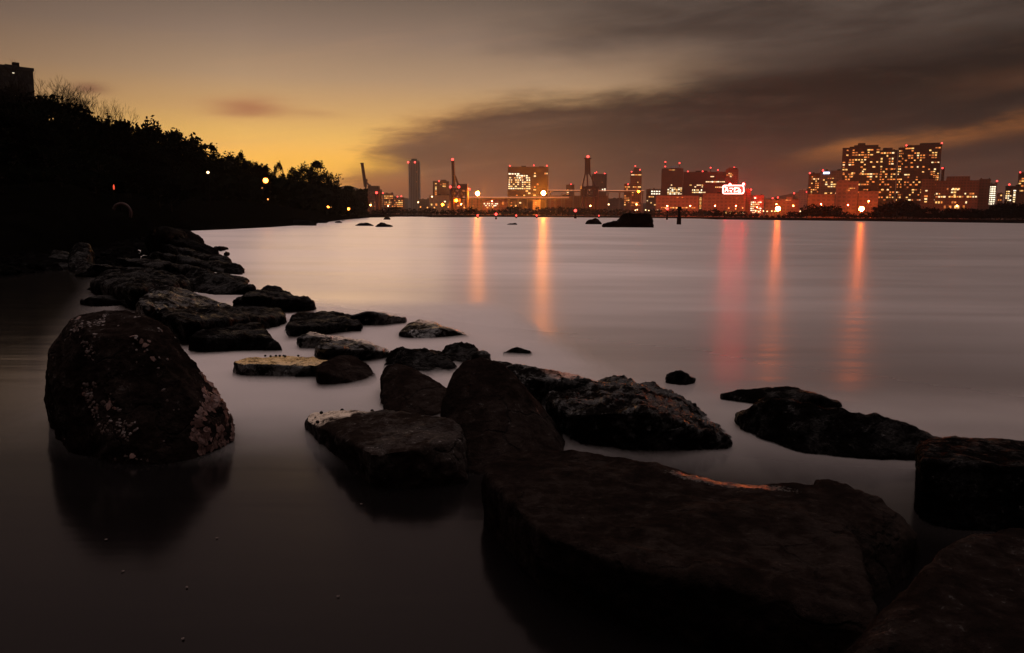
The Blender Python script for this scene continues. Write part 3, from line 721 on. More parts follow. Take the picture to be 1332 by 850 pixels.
def trunk_mesh(name, seed, cs, r=.022):
    rr = random.Random(seed); mb = MB(); a = Vector((0, 0, -.03)); pts_ = [a]
    for i in range(5): pts_.append(Vector((rr.uniform(-.02, .02) * i, rr.uniform(-.02, .02) * i, .15 * (i + 1))))
    for i in range(5): mb.tube(pts_[i], pts_[i + 1], r * (1 - i * .17), r * (1 - (i + 1) * .17), 6)
    for c, cr in cs[::4]:
        j = min(4, max(1, int(c.z / .15) - 1)); mb.tube(pts_[j], c, r * .35, r * .1, 4)
    return mb.mesh(name)
TV = []
for k in range(5):
    cm, cs = crown_mesh('crown', 10 + k, 64, 36, .03, 'round', .12); TV.append(('round', cm, trunk_mesh('trunk', k, cs)))
for k in range(3):
    cm, cs = crown_mesh('crown', 30 + k, 46, 44, .026, 'pine', .095); TV.append(('pine', cm, trunk_mesh('trunk', 40 + k, cs, .016)))
FV = []
for k in range(4):
    cm, cs = crown_mesh('crown', 60 + k, 26, 22, .06, 'round', .17); FV.append(('far', cm, trunk_mesh('trunk', 70 + k, cs, .03)))
for q in TV: q[1].materials.append(M['leaf']); q[2].materials.append(M['bark'])
for q in FV: q[1].materials.append(M['leaf_far']); q[2].materials.append(M['bark'])
def tree(v, loc, h, wd, label, group, name='tree'):
    o = empty(name, loc, random.uniform(0, 6.28)); o.scale = (h * wd, h * wd, h)
    link('crown', v[1], None, o); link('trunk', v[2], None, o)
    tag(o, label, 'tree', group); return o
# skyline of the wooded shore: (px, py of the top)
SKY = [(-400,20),(-200,60),(-60,100),(0,118),(40,124),(90,132),(130,150),(165,162),(200,168),(225,180),(250,188),(275,198),(305,206),(325,214),(345,226),(360,216),(375,232),(390,224),(405,214),(422,220),(437,238),(452,256),(466,268),(474,276)]
DIST = [(-400,55),(0,75),(100,92),(200,118),(300,150),(400,190),(474,280)]
def interp(T, x):
    for a, b in zip(T, T[1:]):
        if a[0] <= x <= b[0]: return a[1] + (b[1] - a[1]) * (x - a[0]) / (b[0] - a[0])
    return T[-1][1] if x > T[0][0] else T[0][1]
def put_tree(px, topy, dist, v, wd, label, group, name='tree'):
    p = Y(px, topy, dist); z = land_z((p.x, p.y)); h = (p.z - z) / .99
    if h < 1.2: return None
    return tree(v, (p.x, p.y, z), h, wd, label, group, name)
px = -330
while px < 474:
    d = interp(DIST, px); stepx = 4.0 * FPX / d * .72
    if not 340 < px < 470: put_tree(px, interp(SKY, px) + random.uniform(-9, 8), d * random.uniform(.97, 1.06), random.choice(TV[:5]), random.uniform(.85, 1.15),
             'dark leafy tree on the skyline of the wooded left shore', 'skyline trees of the left shore')
    put_tree(px + stepx * .5, interp(SKY, px) + (277 - interp(SKY, px)) * .30, d * .92, random.choice(TV[:5]), random.uniform(.8, 1.05),
             'dark leafy tree within the wooded left shore', 'inner trees of the left shore')
    put_tree(px + stepx * .2, interp(SKY, px) + (277 - interp(SKY, px)) * .62, d * .86, random.choice(TV[:5]), random.uniform(1.1, 1.6),
             'low dark tree at the front of the wooded left shore', 'front trees of the left shore')
    if not 340 < px < 470: put_tree(px + stepx * .75, interp(SKY, px) + (277 - interp(SKY, px)) * .2, d * 1.0, random.choice(TV[:5]), random.uniform(.85, 1.1),
             'dark leafy tree just below the skyline of the left shore', 'second row trees of the left shore')
    if px < 240:
        for fd, fh in ((.70, .42), (.54, .60)):
            if interp(DIST, px) * fd > Z(px, interp(SH, px)).length + 4:
                put_tree(px + stepx * random.uniform(0, .8), interp(SKY, px) + (277 - interp(SKY, px)) * fh, d * fd, random.choice(TV[:5]), random.uniform(1.0, 1.4),
                    'dark spreading tree close behind the black spit at the left', 'near trees behind the left spit')
    px += stepx
for (px, ty, wd, k, lab, nm) in (
    (362,211,.46,5,'slender dark pine with a knobbly pointed top, standing apart right of the bright shore lamp','pine_tree'),
    (313,200,.55,6,'dark pine with a pointed crown just left of the bare shore tree','pine_tree'),
    (392,214,.70,1,'dark tree with a lumpy crown, left half of the last broad clump on the point','tree'),
    (412,212,.80,7,'dark pine with a broad lumpy top, highest of the last clump on the point','pine_tree'),
    (425,221,.72,2,'dark tree on the right shoulder of the last clump on the point','tree'),
    (437,240,.85,3,'small dark tree stepping down right of the last clump','tree'),
    (455,254,.8,5,'short dark pine near the tip of the wooded point','pine_tree'),
    (464,262,.8,6,'very small dark pine at the tip of the wooded point','pine_tree'),
    (345,219,.7,4,'low dark tree directly above the bright shore lamp','tree'),
    (378,226,.8,0,'dark tree filling the dip between the slender pine and the last clump','tree'),
    (446,250,1.0,4,'squat dark tree between the last clump and the tip of the point','tree'),
    (404,222,1.0,0,'wide dark tree in the heart of the last clump','tree')):
    o = put_tree(px, ty, interp(DIST, px) * .98, TV[k], wd, lab, None, nm)
# undergrowth
ug = MB(); rr = random.Random(5)
for i in range(14000):
    px = rr.uniform(-450, 476); d = interp(DIST, px) * rr.uniform(.74, .98)
    sh = Z(px, interp(SH, px)); d = max(d, sh.length * 1.04)
    p = Y(px, 280, d); z = land_z((p.x, p.y)); s = d * .006; p = Vector((p.x, p.y, z + rr.uniform(0, d * .03)))
    a = Vector((rr.gauss(0, 1), rr.gauss(0, 1), rr.gauss(0, 1))).normalized() * s; b = a.orthogonal().normalized() * s * .7
    ug.add([p - a, p + b, p + a, p - b], [(0, 1, 2, 3)])
tag(ug.build('undergrowth', M['leaf']), 'dark undergrowth below the trees of the left shore', 'undergrowth', kind='stuff')

# bare trees
def bare(seed, depth=6, spread=.5, up=.2):
    rr = random.Random(seed); mb = MB()
    def grow(p, d, L, r, n):
        q = p + d * L; mb.tube(p, q, r, r * .7, 4 if n > 2 else 3)
        if n == 0: return
        for k in range(3 if rr.random() < .55 else 2):
            dd = (d + Vector((rr.gauss(0, spread), rr.gauss(0, spread), rr.gauss(up, .2)))).normalized()
            grow(q, dd, L * rr.uniform(.62, .85), r * .62, n - 1)
    tr = MB(); tr.tube((0, 0, -.03), (0, 0, .3), .022, .016, 7)
    for k in range(4):
        grow(Vector((0, 0, .28)), Vector((rr.gauss(0, .5), rr.gauss(0, .5), .9)).normalized(), .17, .010, depth)
    zmax = max(v[2] for v in mb.v); mb.v = [(x, y, .28 + (z - .28) * .72 / (zmax - .28)) for x, y, z in mb.v]
    return mb.mesh('branches'), tr.mesh('trunk')
for i, (px, ty, wd, dmul, lab) in enumerate((
    (58,92,.9,1.0,'large bare twiggy tree right beside the tower block on the left skyline'),
    (88,98,.9,1.0,'bare twiggy tree behind the slope, second from the tower block'),
    (105,108,.8,1.01,'smaller bare tree at the right end of the leafless group'),
    (133,128,.8,1.02,'thin leafless tree with a few leaves left, where the dark wood begins'),
    (8,74,.9,.98,'bare treetop poking up at the left edge above the tower block'),
    (332,206,1.0,1.06,'reddish bare tree glimpsed left of the slender pine'))):
    a, b = bare(200 + i, 6); a.materials.append(M['bark']); b.materials.append(M['bark'])
    p = Y(px, ty, interp(DIST, px) * dmul); z = land_z((p.x, p.y)); h = p.z - z
    o = empty('bare_tree', (p.x, p.y, z), i * 1.3); o.scale = (h * wd, h * wd, h)
    link('branches', a, None, o); link('trunk', b, None, o); tag(o, lab, 'tree')

# ------------------------------------------------------------------ far shore land
FS = [(430,285.5),(467,284.8),(472,283.2),(500,283.2),(515,282.2),(550,282.2),(556,282.9),(612,283),(620,282.4),(740,283),(850,284),(918,284.8),(925,285.7),(1000,286.6),(1100,287.7),(1200,289),(1332,290.8),(1600,294),(1900,297)]
def fs_pt(px): 
    p = Z(px, interp(FS, px))
    return p
vs = []; fs = []; xs = [430 + k * 12 for k in range(int((1900 - 430) / 12))]
frow = [(0, -.5), (1.5, .8), (6, 1.4), (40, 1.6), (400, 1.8), (1300, 2.0)]
for px in xs:
    p = fs_pt(px); d = Vector((p.x, p.y, 0)).normalized()
    if p.length > 1150: p = d * 1150
    for off, z in frow: q = p + d * off; vs.append((q.x, q.y, z))
for i in range(len(xs) - 1):
    for j in range(len(frow) - 1): a = i * 6 + j; fs.append((a, a + 6, a + 7, a + 1))
fl = MB(); fl.add(vs, fs); tag(fl.build('far_ground', M['bank']), 'dark embankment along the far shore below the city', kind='structure')
# far trees: profile of their tops
FT = [(472,276),(500,271),(520,270.5),(560,272),(600,273),(640,272),(700,270),(735,271),(800,272),(850,275),(880,273),(910,274),(930,273),(960,275),(985,279),(1010,279),(1040,276),(1048,266),(1085,268),(1092,277),(1130,276),(1150,268),(1165,262),(1180,261),(1192,272),(1210,272),(1225,274),(1250,271),(1280,273),(1292,268),(1310,264),(1332,265),(1400,262)]
px = 478.0
while px < 1400:
    p = fs_pt(px); D = min(p.length, 1150); d = Vector((p.x, p.y, 0)).normalized(); 
    wob = noise.noise(Vector((px * .05, 0, 0))) * 3
    for (off, fr, lab, g) in ((8, .55, 'low dark bush on the front of the far embankment', 'front bushes of the far embankment'), (22, 1.0, 'dark tree along the far embankment below the city', 'trees of the far embankment')):
        q = d * (D + off); ty = interp(FT, px); top = Y(px, ty + wob * fr + random.uniform(-1.2, 1.2), q.y)
        h = max((top.z - 1.2) * fr, 1.5); 
        tree(random.choice(FV), (q.x, q.y, 1.2), h, random.uniform(.9, 1.5) if fr == 1 else 1.8, lab, g)
    px += random.uniform(5.5, 8.5)

# far mountain
hv = []; hf = []; prof = [(380,262),(420,252),(435,246),(445,242.5),(455,241.5),(468,246),(480,249),(500,253),(530,258),(570,262),(700,268),(860,264),(1000,258),(1040,250),(1060,245),(1100,262)]
for px, py in prof:
    p = Y(px, py, 2500); hv += [(p.x, 2500, 0), (p.x, 2500 + 8 * noise.noise(p * .01), p.z), (p.x, 2680, 0)]
for i in range(len(prof) - 1): a = i * 3; hf += [(a, a + 3, a + 4, a + 1), (a + 1, a + 4, a + 5, a + 2)]
hm = MB(); hm.add(hv, hf); tag(hm.build('hills', M['hill']), 'faint far hills on the horizon', kind='structure')

# ------------------------------------------------------------------ city
def unit_box():
    b = MB(); b.box(-.5, .5, -.5, .5, -.5, .5); return b
WM = []
for m in W_MATS:
    me = unit_box().mesh('window'); me.materials.append(m); WM.append(me)
BM = MB(); BM.ball((0, 0, 0), 1, 6, 4); BME = BM.mesh('beacon'); BME.materials.append(M['beacon'])
POOL = {'mix': [0, 0, 0, 1, 1, 2, 3], 'office': [2, 0, 2, 4], 'flat': [0, 1, 1, 0, 3, 3, 2, 1], 'red': [1, 1, 3, 0], 'white': [4]}
def bld(label, px0, px1, ytop, Yd, mat, lit=(), depth=30, turn=0.0, roof=(), beacons=(), name='building', beacon_r=1.15, ybase=None, cap=100, extra=None):
    a = Y(px0, ytop, Yd); b = Y(px1, ytop, Yd); xm = (a.x + b.x) / 2; ztop = (a.z + b.z) / 2
    az = math.atan2(xm, Yd); wd = abs(b.x - a.x) * math.cos(az); zb = 1.5
    o = empty(name, (xm, Yd, zb), -az + turn)
    hh = ztop - zb; inv = Matrix.Rotation(az - turn, 3, 'Z')
    wall = MB(); wall.box(-wd / 2, wd / 2, 0, depth, 0, hh)
    wall.box(-wd / 2 - .25, wd / 2 + .25, -.25, depth + .25, hh, hh + .9)
    wall.build('wall', mat, o)
    for (f0, f1, dz) in roof:
        r = MB(); r.box(-wd / 2 + wd * f0, -wd / 2 + wd * f1, depth * .2, depth * .75, hh + .92, hh + dz); r.build('roof_block', mat, o)
    rb_ = random.Random(label)
    for q_ in range(rb_.choice((1, 2, 3))):
        r = MB(); u_ = rb_.uniform(-.42, .34) * wd; w2 = rb_.uniform(.06, .16) * wd; r.box(u_, u_ + w2, depth * .3, depth * .3 + w2, hh + .95, hh + rb_.uniform(2, 3.4)); r.build('roof_plant', M['metal'], o)
    def local(px, py):
        d = ray(px, py); n_ = inv.transposed() @ Vector((0, -1, 0))
        base = Vector((xm, Yd, 0)); t = (base - Vector((0, 0, H))).dot(n_) / d.dot(n_)
        q = Vector((0, 0, H)) + d * t - Vector((xm, Yd, zb)); q = inv @ q
        return q.x, q.z
    cnt = 0; rest = MB()
    for (x0, y0, x1, y1, nc, nrw, prob, pool) in lit:
        u0, v1 = local(x0, y0); u1, v0 = local(x1, y1)
        u0 = max(u0, -wd / 2 + .8); u1 = min(u1, wd / 2 - .8); v0 = max(v0, 2.0); v1 = min(v1, hh - 1)
        cw = (u1 - u0) / nc; ch = (v1 - v0) / nrw
        for r_ in range(nrw):
            rowb = random.uniform(.5, 1.5)
            for c_ in range(nc):
                if random.random() > prob * rowb: continue
                w_ = cw * random.choice((.55, .7, .9)); h_ = ch * random.uniform(.4, .58)
                pos = Vector((u0 + cw * (c_ + .5), -.12, v0 + ch * (r_ + .5)))
                if cnt < cap:
                    wo_ = bpy.data.objects.new('window', WM[random.choice(POOL[pool])]); C.objects.link(wo_); wo_.parent = o
                    wo_.location = pos; wo_.scale = (w_, .3, h_); cnt += 1
    for (bx, by) in beacons:
        u, v = local(bx, by)
        u = max(-wd / 2, min(wd / 2, u))
        if v > hh + 1.8:
            ms = MB(); ms.bar((u, depth * .3, hh), (u, depth * .3, v), .8); ms.build('mast', M['metal'], o); yl = depth * .3
        else: yl = -.4
        q = bpy.data.objects.new('beacon', BME); C.objects.link(q); q.parent = o; q.location = (u, yl, v); q.scale = (beacon_r,) * 3
    if extra: extra(o, local, wd, hh, depth)
    tag(o, label, 'building'); return o

def mound(o, local, wd, hh, depth):
    pass
# far left estate by the first crane
bld('low block dotted with orange lit windows, directly right of the leaning dockside crane', 486, 498, 252.5, 1500, M['f_brown'], [(486,254,498,270,5,6,.6,'red')], beacons=[(499.7,251.5)])
bld('second low lit block right of the leaning dockside crane', 499, 512, 252.5, 1480, M['f_brown'], [(499,254,512,270,6,6,.55,'red')])
bld('lowest lit block, left of the tall dark round-cornered tower', 512, 526, 259, 1460, M['f_brown'], [(512,260,524,270,6,4,.7,'red')], beacons=[(517,256),(522,255.5)])
bld('small lit block behind the legs of the leaning dockside crane', 474, 486, 258, 1520, M['f_brown'], [(474,259,486,270,5,5,.5,'red')])
# tall tower: rounded corners
def tall():
    Yd = 1900; a = Y(530.4, 209, Yd); b = Y(545.6, 209, Yd); r = (b.x - a.x) / 2; zt_ = a.z
    o = empty('tower', ((a.x + b.x) / 2, Yd + r, 1.5)); mb = MB(); n = 24
    sec = []
    for k in range(n):
        t = 2 * math.pi * k / n; cx = math.copysign(abs(math.cos(t)) ** .55, math.cos(t)); sy = math.copysign(abs(math.sin(t)) ** .55, math.sin(t)); sec.append((cx * r, sy * r))
    vs = [(x, y, 0) for x, y in sec] + [(x, y, zt_ - 6) for x, y in sec] + [(x * .93, y * .93, zt_ - 1.5) for x, y in sec]
    mb.add(vs, [(k, (k + 1) % n, n + (k + 1) % n, n + k) for k in range(n)] + [(n + k, n + (k + 1) % n, 2 * n + (k + 1) % n, 2 * n + k) for k in range(n)] + [tuple(range(2 * n, 3 * n))])
    mb.build('wall', M['f_stripe'], o)
    rb = MB(); rb.box(-r * .5, r * .5, -r * .5, r * .5, zt_ - 1.4, zt_ + 3); rb.build('roof_block', M['f_black'], o)
    for u in (-.95, .22):
        q = bpy.data.objects.new('beacon', BME); C.objects.link(q); q.parent = o; q.location = (r * u, -r * .95, zt_ - 5.5); q.scale = (2.2,) * 3
    for (u, v) in ((.5, zt_ * .78), (.45, zt_ * .60)):
        w_ = bpy.data.objects.new('window', WM[3]); C.objects.link(w_); w_.parent = o; w_.location = (r * u, -r * 1.0, v); w_.scale = (1.6, .6, 1.6)
    tag(o, 'tall slender dark tower with rounded corners and vertical ribs, standing alone', 'tower')
tall()
bld('mid-rise block with yellow windows, between the tall ribbed tower and the upright crane boom', 563, 584, 236.5, 1600, M['f_brown'],
    [(565,238,569,254,1,7,.9,'mix'),(572,239,574.5,244,1,2,.8,'mix'),(575.5,238,580,250,2,4,.55,'mix')], roof=[(.5,.8,4)], beacons=[(577,235),(571,236)])
bld('long low grey shed beside the foot of the tall ribbed tower', 544, 563, 260, 1550, M['f_grey'], [], ybase=270)
bld('long low shed below the mid-rise block, with a small white lamp on its wall', 558, 592, 255, 1520, M['f_pale'], [(560,264,590,269,10,1,.6,'red')])
bld('wide orange lit warehouse behind the upright crane', 592, 628, 258, 1450, M['f_red'], [(594,266,628,270,12,1,.6,'red')])
bld('low hall with bright yellow glowing window rows, left of the wide office block', 627, 650, 259, 1400, M['f_red'], [(629,264,648,269,9,2,.9,'white')])
bld('narrow low hall with tall lit panes, close left of the wide office block', 650, 660, 259.5, 1390, M['f_red'], [(653,260,658,269,2,1,1,'mix')])
bld('wide dark office block with many yellow lit rows and three red beacons', 660.5, 713.5, 218, 1350, M['f_dark'],
    [(661,225,676,228,4,1,1,'white'),(662,227.5,690,233,9,2,.62,'office'),(661,233,690,247,10,5,.66,'office'),(661,247,690,256,9,3,.22,'mix'),(694,224,701,256,2,9,.35,'mix'),(708,224,713,228,2,1,.6,'mix'),(661,262,678,270,6,2,.4,'mix')],
    depth=34, beacons=[(663,215.5),(694.5,215),(711.5,215.3)])
bld('small two-storey hut with a paler front at the foot of the wide office block', 693, 703, 261, 1290, M['f_pale'], [(694,262.5,702,267,4,2,.6,'red')])
bld('slim dark block with a few lit windows, right of the wide office block', 736.3, 747.3, 241, 1700, M['f_brown'], [(737,243,740,255,1,4,.8,'mix'),(742,243,744.5,253,1,3,.8,'mix')], beacons=[(742.7,240)])
bld('long dark reddish warehouse between the wide office block and the lattice crane', 713, 790, 255.5, 1500, M['f_brown'], [])
bld('mid-rise block with a bright square of light, right behind the lattice crane', 772, 789.5, 227, 1750, M['f_brown'],
    [(781,236,787,238.5,4,1,.8,'mix'),(780,245.5,785,248,2,1,1,'white'),(785,245,789,250,1,2,1,'white')], beacons=[(774,225),(776,224),(786.5,226)])
bld('low dark block between the lattice crane and the crowned tower', 790, 812, 259, 1700, M['f_brown'], [])
bld('narrow lower annex at the left of the crowned tower', 811.8, 820, 240, 1510, M['f_brown'], [(812,242,819.5,268,3,9,.35,'red')], beacons=[(817,240)])
bld('slim tower with a glowing yellow crown band and three red beacons', 820, 835, 225, 1500, M['f_brown'],
    [(821,226.5,834.5,229,3,1,1,'mix'),(829,236,835,239,3,1,.8,'mix'),(823,242,834,245,5,1,.8,'mix'),(822,249,826,262,2,4,.3,'red'),(820,262,835,269,6,2,.6,'red')],
    roof=[(.25,.75,9)], beacons=[(821.5,223.5),(826.5,216),(832.5,220.8)], depth=22)
bld('squat block with a bright white cross of windows, left of the domed block', 840.7, 860, 247, 1600, M['f_brown'],
    [(846.5,247.5,859.5,254,4,2,1,'white'),(841,255,853,268,5,5,.4,'mix')])
def dome(o, local, wd, hh, depth):
    d = MB(); d.ball((wd * .1, depth * .4, hh), wd * .33, 14, 8, .5); d.build('dome', M['f_dark'], o)
    s = MB(); s.box(wd * .04, wd * .18, -.6 + depth * .03, -.2 + depth * .03, hh - 4, hh - .5)
bld('dark block with a low dome on its roof and bright window rows', 860.6, 889, 220, 1400, M['f_dark'],
    [(870,216,878,222,2,1,.9,'mix'),(872,240,878,242,2,1,1,'office'),(868,244,887,253.5,7,5,.8,'office'),(888,235,890,237,1,1,1,'mix')], depth=30, beacons=[(865.5,210.5),(884,212),(865.3,216.5)], extra=dome)
bld('wide dark office block with scattered bright rows, right of the domed block', 889, 944, 224.5, 1420, M['f_dark'],
    [(897,240,915,244.5,6,2,.6,'office'),(900,246,918,252,8,2,.75,'office'),(918,235.5,944,238,10,1,.75,'office'),(930,242.5,944,245,5,1,.8,'office'),(924,229,929,231,1,1,1,'office'),(896,256,906,259,4,1,.9,'mix'),(916,234,926,240,3,2,.3,'mix')],
    depth=32, beacons=[(894.7,223),(924.5,218),(934,221),(914,222.8)])
bld('dark red lit tower behind the neon sign with a small blue-white light on top', 944, 960.6, 221, 1380, M['f_brown'],
    [(945,225,954,231,4,3,.6,'mix')], roof=[(.2,.75,4)], beacons=[(955,217.8)])
bld('low red lit hall in front of the domed block', 853, 909, 255.5, 1250, M['f_red'], [(880,255.5,889,258,3,1,.6,'red'),(853,269,909,272,18,1,.5,'red')])
bld('thin block edged with a vertical row of yellow lights, left of the big red hall', 909, 914, 256, 1245, M['f_brown'], [(909.5,252,912.5,272,1,8,1,'mix')])
redhall = bld('big windowless hall lit deep red, carrying the neon sign on its roof', 914, 970, 252.8, 1220, M['f_red'], [(940,274,970,280,9,1,.5,'mix')])
bld('pale-sided block with a dark rooftop box, right end of the big red hall', 970, 977, 247, 1225, M['f_brown'], [], beacons=[(977,247)])
bld('bright block crowded with yellow windows, right of the neon sign', 976, 994, 254.8, 1230, M['f_red'], [(977,256,984,259.5,2,1,1,'white'),(976.5,262,990,278,6,6,.62,'office'),(985,257,993,276,3,7,.4,'mix')])
bld('far low block behind the starry orange lamp with lights on its roof', 996, 1016, 261, 1300, M['f_red'], [(999,258,1015,262,6,1,.9,'mix')], beacons=[(1005,258),(1012,257)])
bld('wide low red block between the starry orange lamp and the right towers', 1016, 1040, 260.5, 1290, M['f_red'], [(1022,256,1030,260,2,1,.7,'mix')], roof=[(.3,.6,5)], beacons=[(1033,251.5)])
bld('far pinkish block barely visible left of the twin-windowed block', 1039, 1052, 248, 1900, M['f_red'], [], beacons=[(1049,250)])
# right: residential group
bld('mid-rise block with columns of orange windows, leftmost of the right-hand group', 1052, 1067, 226.5, 1150, M['f_dark'], [(1052,229,1067,254,5,9,.55,'flat')], beacons=[(1053.5,225.5)])
def bsign(o, local, wd, hh, depth):
    u0, v = local(1071, 224); u1, v2 = local(1079, 226.5); s = MB(); s.box(u0, u1, -.8, -.3, min(v2, v), max(v, v2)); s.build('sign_panel', M['blue_sign'], o)
bld('flat-roofed dark block carrying a small blue-white sign at its top edge', 1067, 1096, 223, 1140, M['f_grey'], [(1070,233,1094,253,7,7,.33,'mix'),(1076,231.5,1085,233,3,1,.8,'red')], beacons=[(1070.5,222)], extra=bsign)
bld('low red lit block with bands, at the foot of the blue-signed block', 1051, 1086, 254, 1050, M['f_red'], [(1064,256,1068,258,1,1,1,'red')])
bld('dull red building with an arched lower bay, in front of the left high-rise', 1088, 1117, 237, 1080, M['f_red'], [(1101,244,1115,249,6,2,.4,'red')], roof=[(.1,.5,3)])
bld('bright orange-red lit box, above the big starry lamp', 1117, 1143, 250, 1060, M['f_red'], [])
bld('massive dark high-rise full of lit flats, left of the two tall right-hand blocks', 1096, 1145, 193, 1200, M['f_black'],
    [(1096,194,1144,222,12,9,.30,'flat'),(1096,222,1144,252,13,9,.42,'flat'),(1096,223.5,1124,232,10,2,.6,'flat')], depth=40, roof=[(.3,.95,5),(.4,.6,8)])
bld('narrower dark high-rise joined to the right of the massive lit one', 1145, 1168, 196.5, 1205, M['f_black'], [(1145,196,1167,212,6,4,.35,'flat'),(1145,212,1167,262,6,15,.5,'flat')], depth=36, roof=[(.15,.7,5)])
bld('tall dark high-rise with lit flats, rightmost and highest of the city', 1177, 1225, 189.5, 1180, M['f_black'],
    [(1177,192,1225,216,12,8,.36,'flat'),(1177,216,1225,262,12,14,.36,'flat'),(1214,222,1225,238,3,6,.6,'flat')], depth=40, beacons=[(1179,189.5),(1226,185.5)], roof=[(.4,.95,4)])
bld('slim wing of flats set back at the left of the highest high-rise', 1169, 1177, 193, 1215, M['f_black'], [(1169,195,1177,262,3,20,.42,'flat')], depth=30)
bld('slim dull side block at the right flank of the highest high-rise', 1225, 1229, 219, 1190, M['f_brown'], [], beacons=[(1226,219)])
bld('plain dark brown block before the foot of the highest high-rise', 1199, 1217, 234, 1000, M['f_brown'], [(1203,243,1206,268,1,7,.5,'mix')])
bld('broad seven-storey building with rows of square yellow windows and a flat dark roof box', 1217, 1274, 236, 980, M['f_brown'],
    [(1231,244,1249,248,5,1,.7,'mix'),(1237,245,1247,256,3,3,.9,'office'),(1216,250.5,1271,254,16,1,.75,'mix'),(1216,254.5,1271,258,16,1,.65,'mix'),(1216,261,1262,266,13,1,.3,'mix'),(1224,266,1255,273,9,1,.5,'red')],
    roof=[(.24,.78,6)], depth=30)
bld('plain brown end block, right of the broad seven-storey building', 1274, 1289, 234, 985, M['f_brown'], [(1288,236,1289,238,1,1,1,'red')])
bld('slim building with a dazzling white glazed stair column, near the right edge', 1286, 1297, 240, 1100, M['f_grey'], [(1286.5,242,1296.5,267,3,9,.95,'white')], beacons=[(1297,235.5)])
bld('small orange lit block tucked right of the dazzling white stair column', 1297, 1305, 252, 1110, M['f_red'], [(1298,253,1304,262,2,3,.7,'red')])
bld('office block with columns of pale windows, close to the right edge', 1308, 1327, 243, 1090, M['f_dark'], [(1308.5,248,1315,265,3,6,.6,'office'),(1318,244,1321,264,1,7,.9,'office')], beacons=[(1313,240)])
bld('dark tower cut by the right edge, taller than its neighbours', 1325, 1345, 225, 1300, M['f_dark'], [(1326,228,1334,250,3,7,.5,'mix')], beacons=[(1327,224.5)])
# tower block behind the hill on the left
bld('dark tower block behind the bare trees on the left skyline, with a small lit window', -12, 44, 90, 240, M['f_night'], [(15.5,93.5,19,96,1,1,1,'white'),(16,108,20,110.5,1,1,1,'white'),(18,123,22,126,1,1,1,'white')], depth=14, turn=.25, roof=[(.4,.7,1.6)])

# neon sign on the red hall
def neon():
    Yd = 1205; o = empty('neon_sign', Y(953.5, 252.6, Yd)); z0 = o.location.z; c = o.location
    def L(px, py): q = Y(px, py, Yd) - c; return Vector((q.x, 0, q.z))
    bk = MB(); a = L(939.6, 253); b = L(968, 241); bk.box(a.x, b.x, .6, 1.2, a.z, b.z); bk.build('backing', M['f_red'], o)
    fr = MB(); loop = [(942,241.6),(965.5,241.6),(967.2,243),(967.6,249.5),(966,252),(941.5,252),(940.3,250.8),(940.3,243)]
    for i in range(len(loop)): fr.bar(L(*loop[i]), L(*loop[(i + 1) % len(loop)]), 1.0)
    fr.build('border_tube', M['neon'], o)
    g = MB()
    for (p, q) in (((943,249.5),(945.5,244)),((945.5,244),(947,249.5)),((943.5,247.5),(947,247.5)), ((942.6,243.8),(944.2,243.8)),
                   ): g.bar(L(*p), L(*q), .9)
    g.build('emblem', M['neon'], o)
    t = MB()
    for (p, q) in (((949,245.2),(953.5,245.2)),((953.5,245.2),(953.2,247)),((949,248.5),(952,248.5)),((951.5,248.5),(951,250.3)),((955,244.8),(958.5,244.8)),((956.6,244.8),(955,249.8)),((955,249.8),(958.7,249)),
                   ((960,247.5),(963.5,247.2)),((963.5,247.2),(963,250)),((963,250),(960.4,250)),((960.4,250),(960,247.5)),((959,244.8),(962,245.2))):
        t.bar(L(*p), L(*q), .75)
    t.build('lettering', M['neon'], o)
    for px, py in ((949, 240.2), (966.5, 239.8)):  # lamps added to throw a red column onto the water
        q = MB(); c_ = L(px, py); q.ball((c_.x, -2.5, c_.z), 1.5, 10, 6); q.tube((c_.x, -2.5, c_.z), (c_.x, .8, c_.z - 1), .3, .3); q.build('red_fill_lamp', M['red_fill'], o, True)
    ps = MB()
    for px in (943, 953, 964): a = L(px, 253.4); b = L(px, 243); ps.bar((a.x, 2, -3), (b.x, 2, b.z), .5)
    ps.build('support', M['metal'], o)
    tag(o, 'rounded rectangular white-red neon sign on the roof of the big red hall', 'sign')
neon()

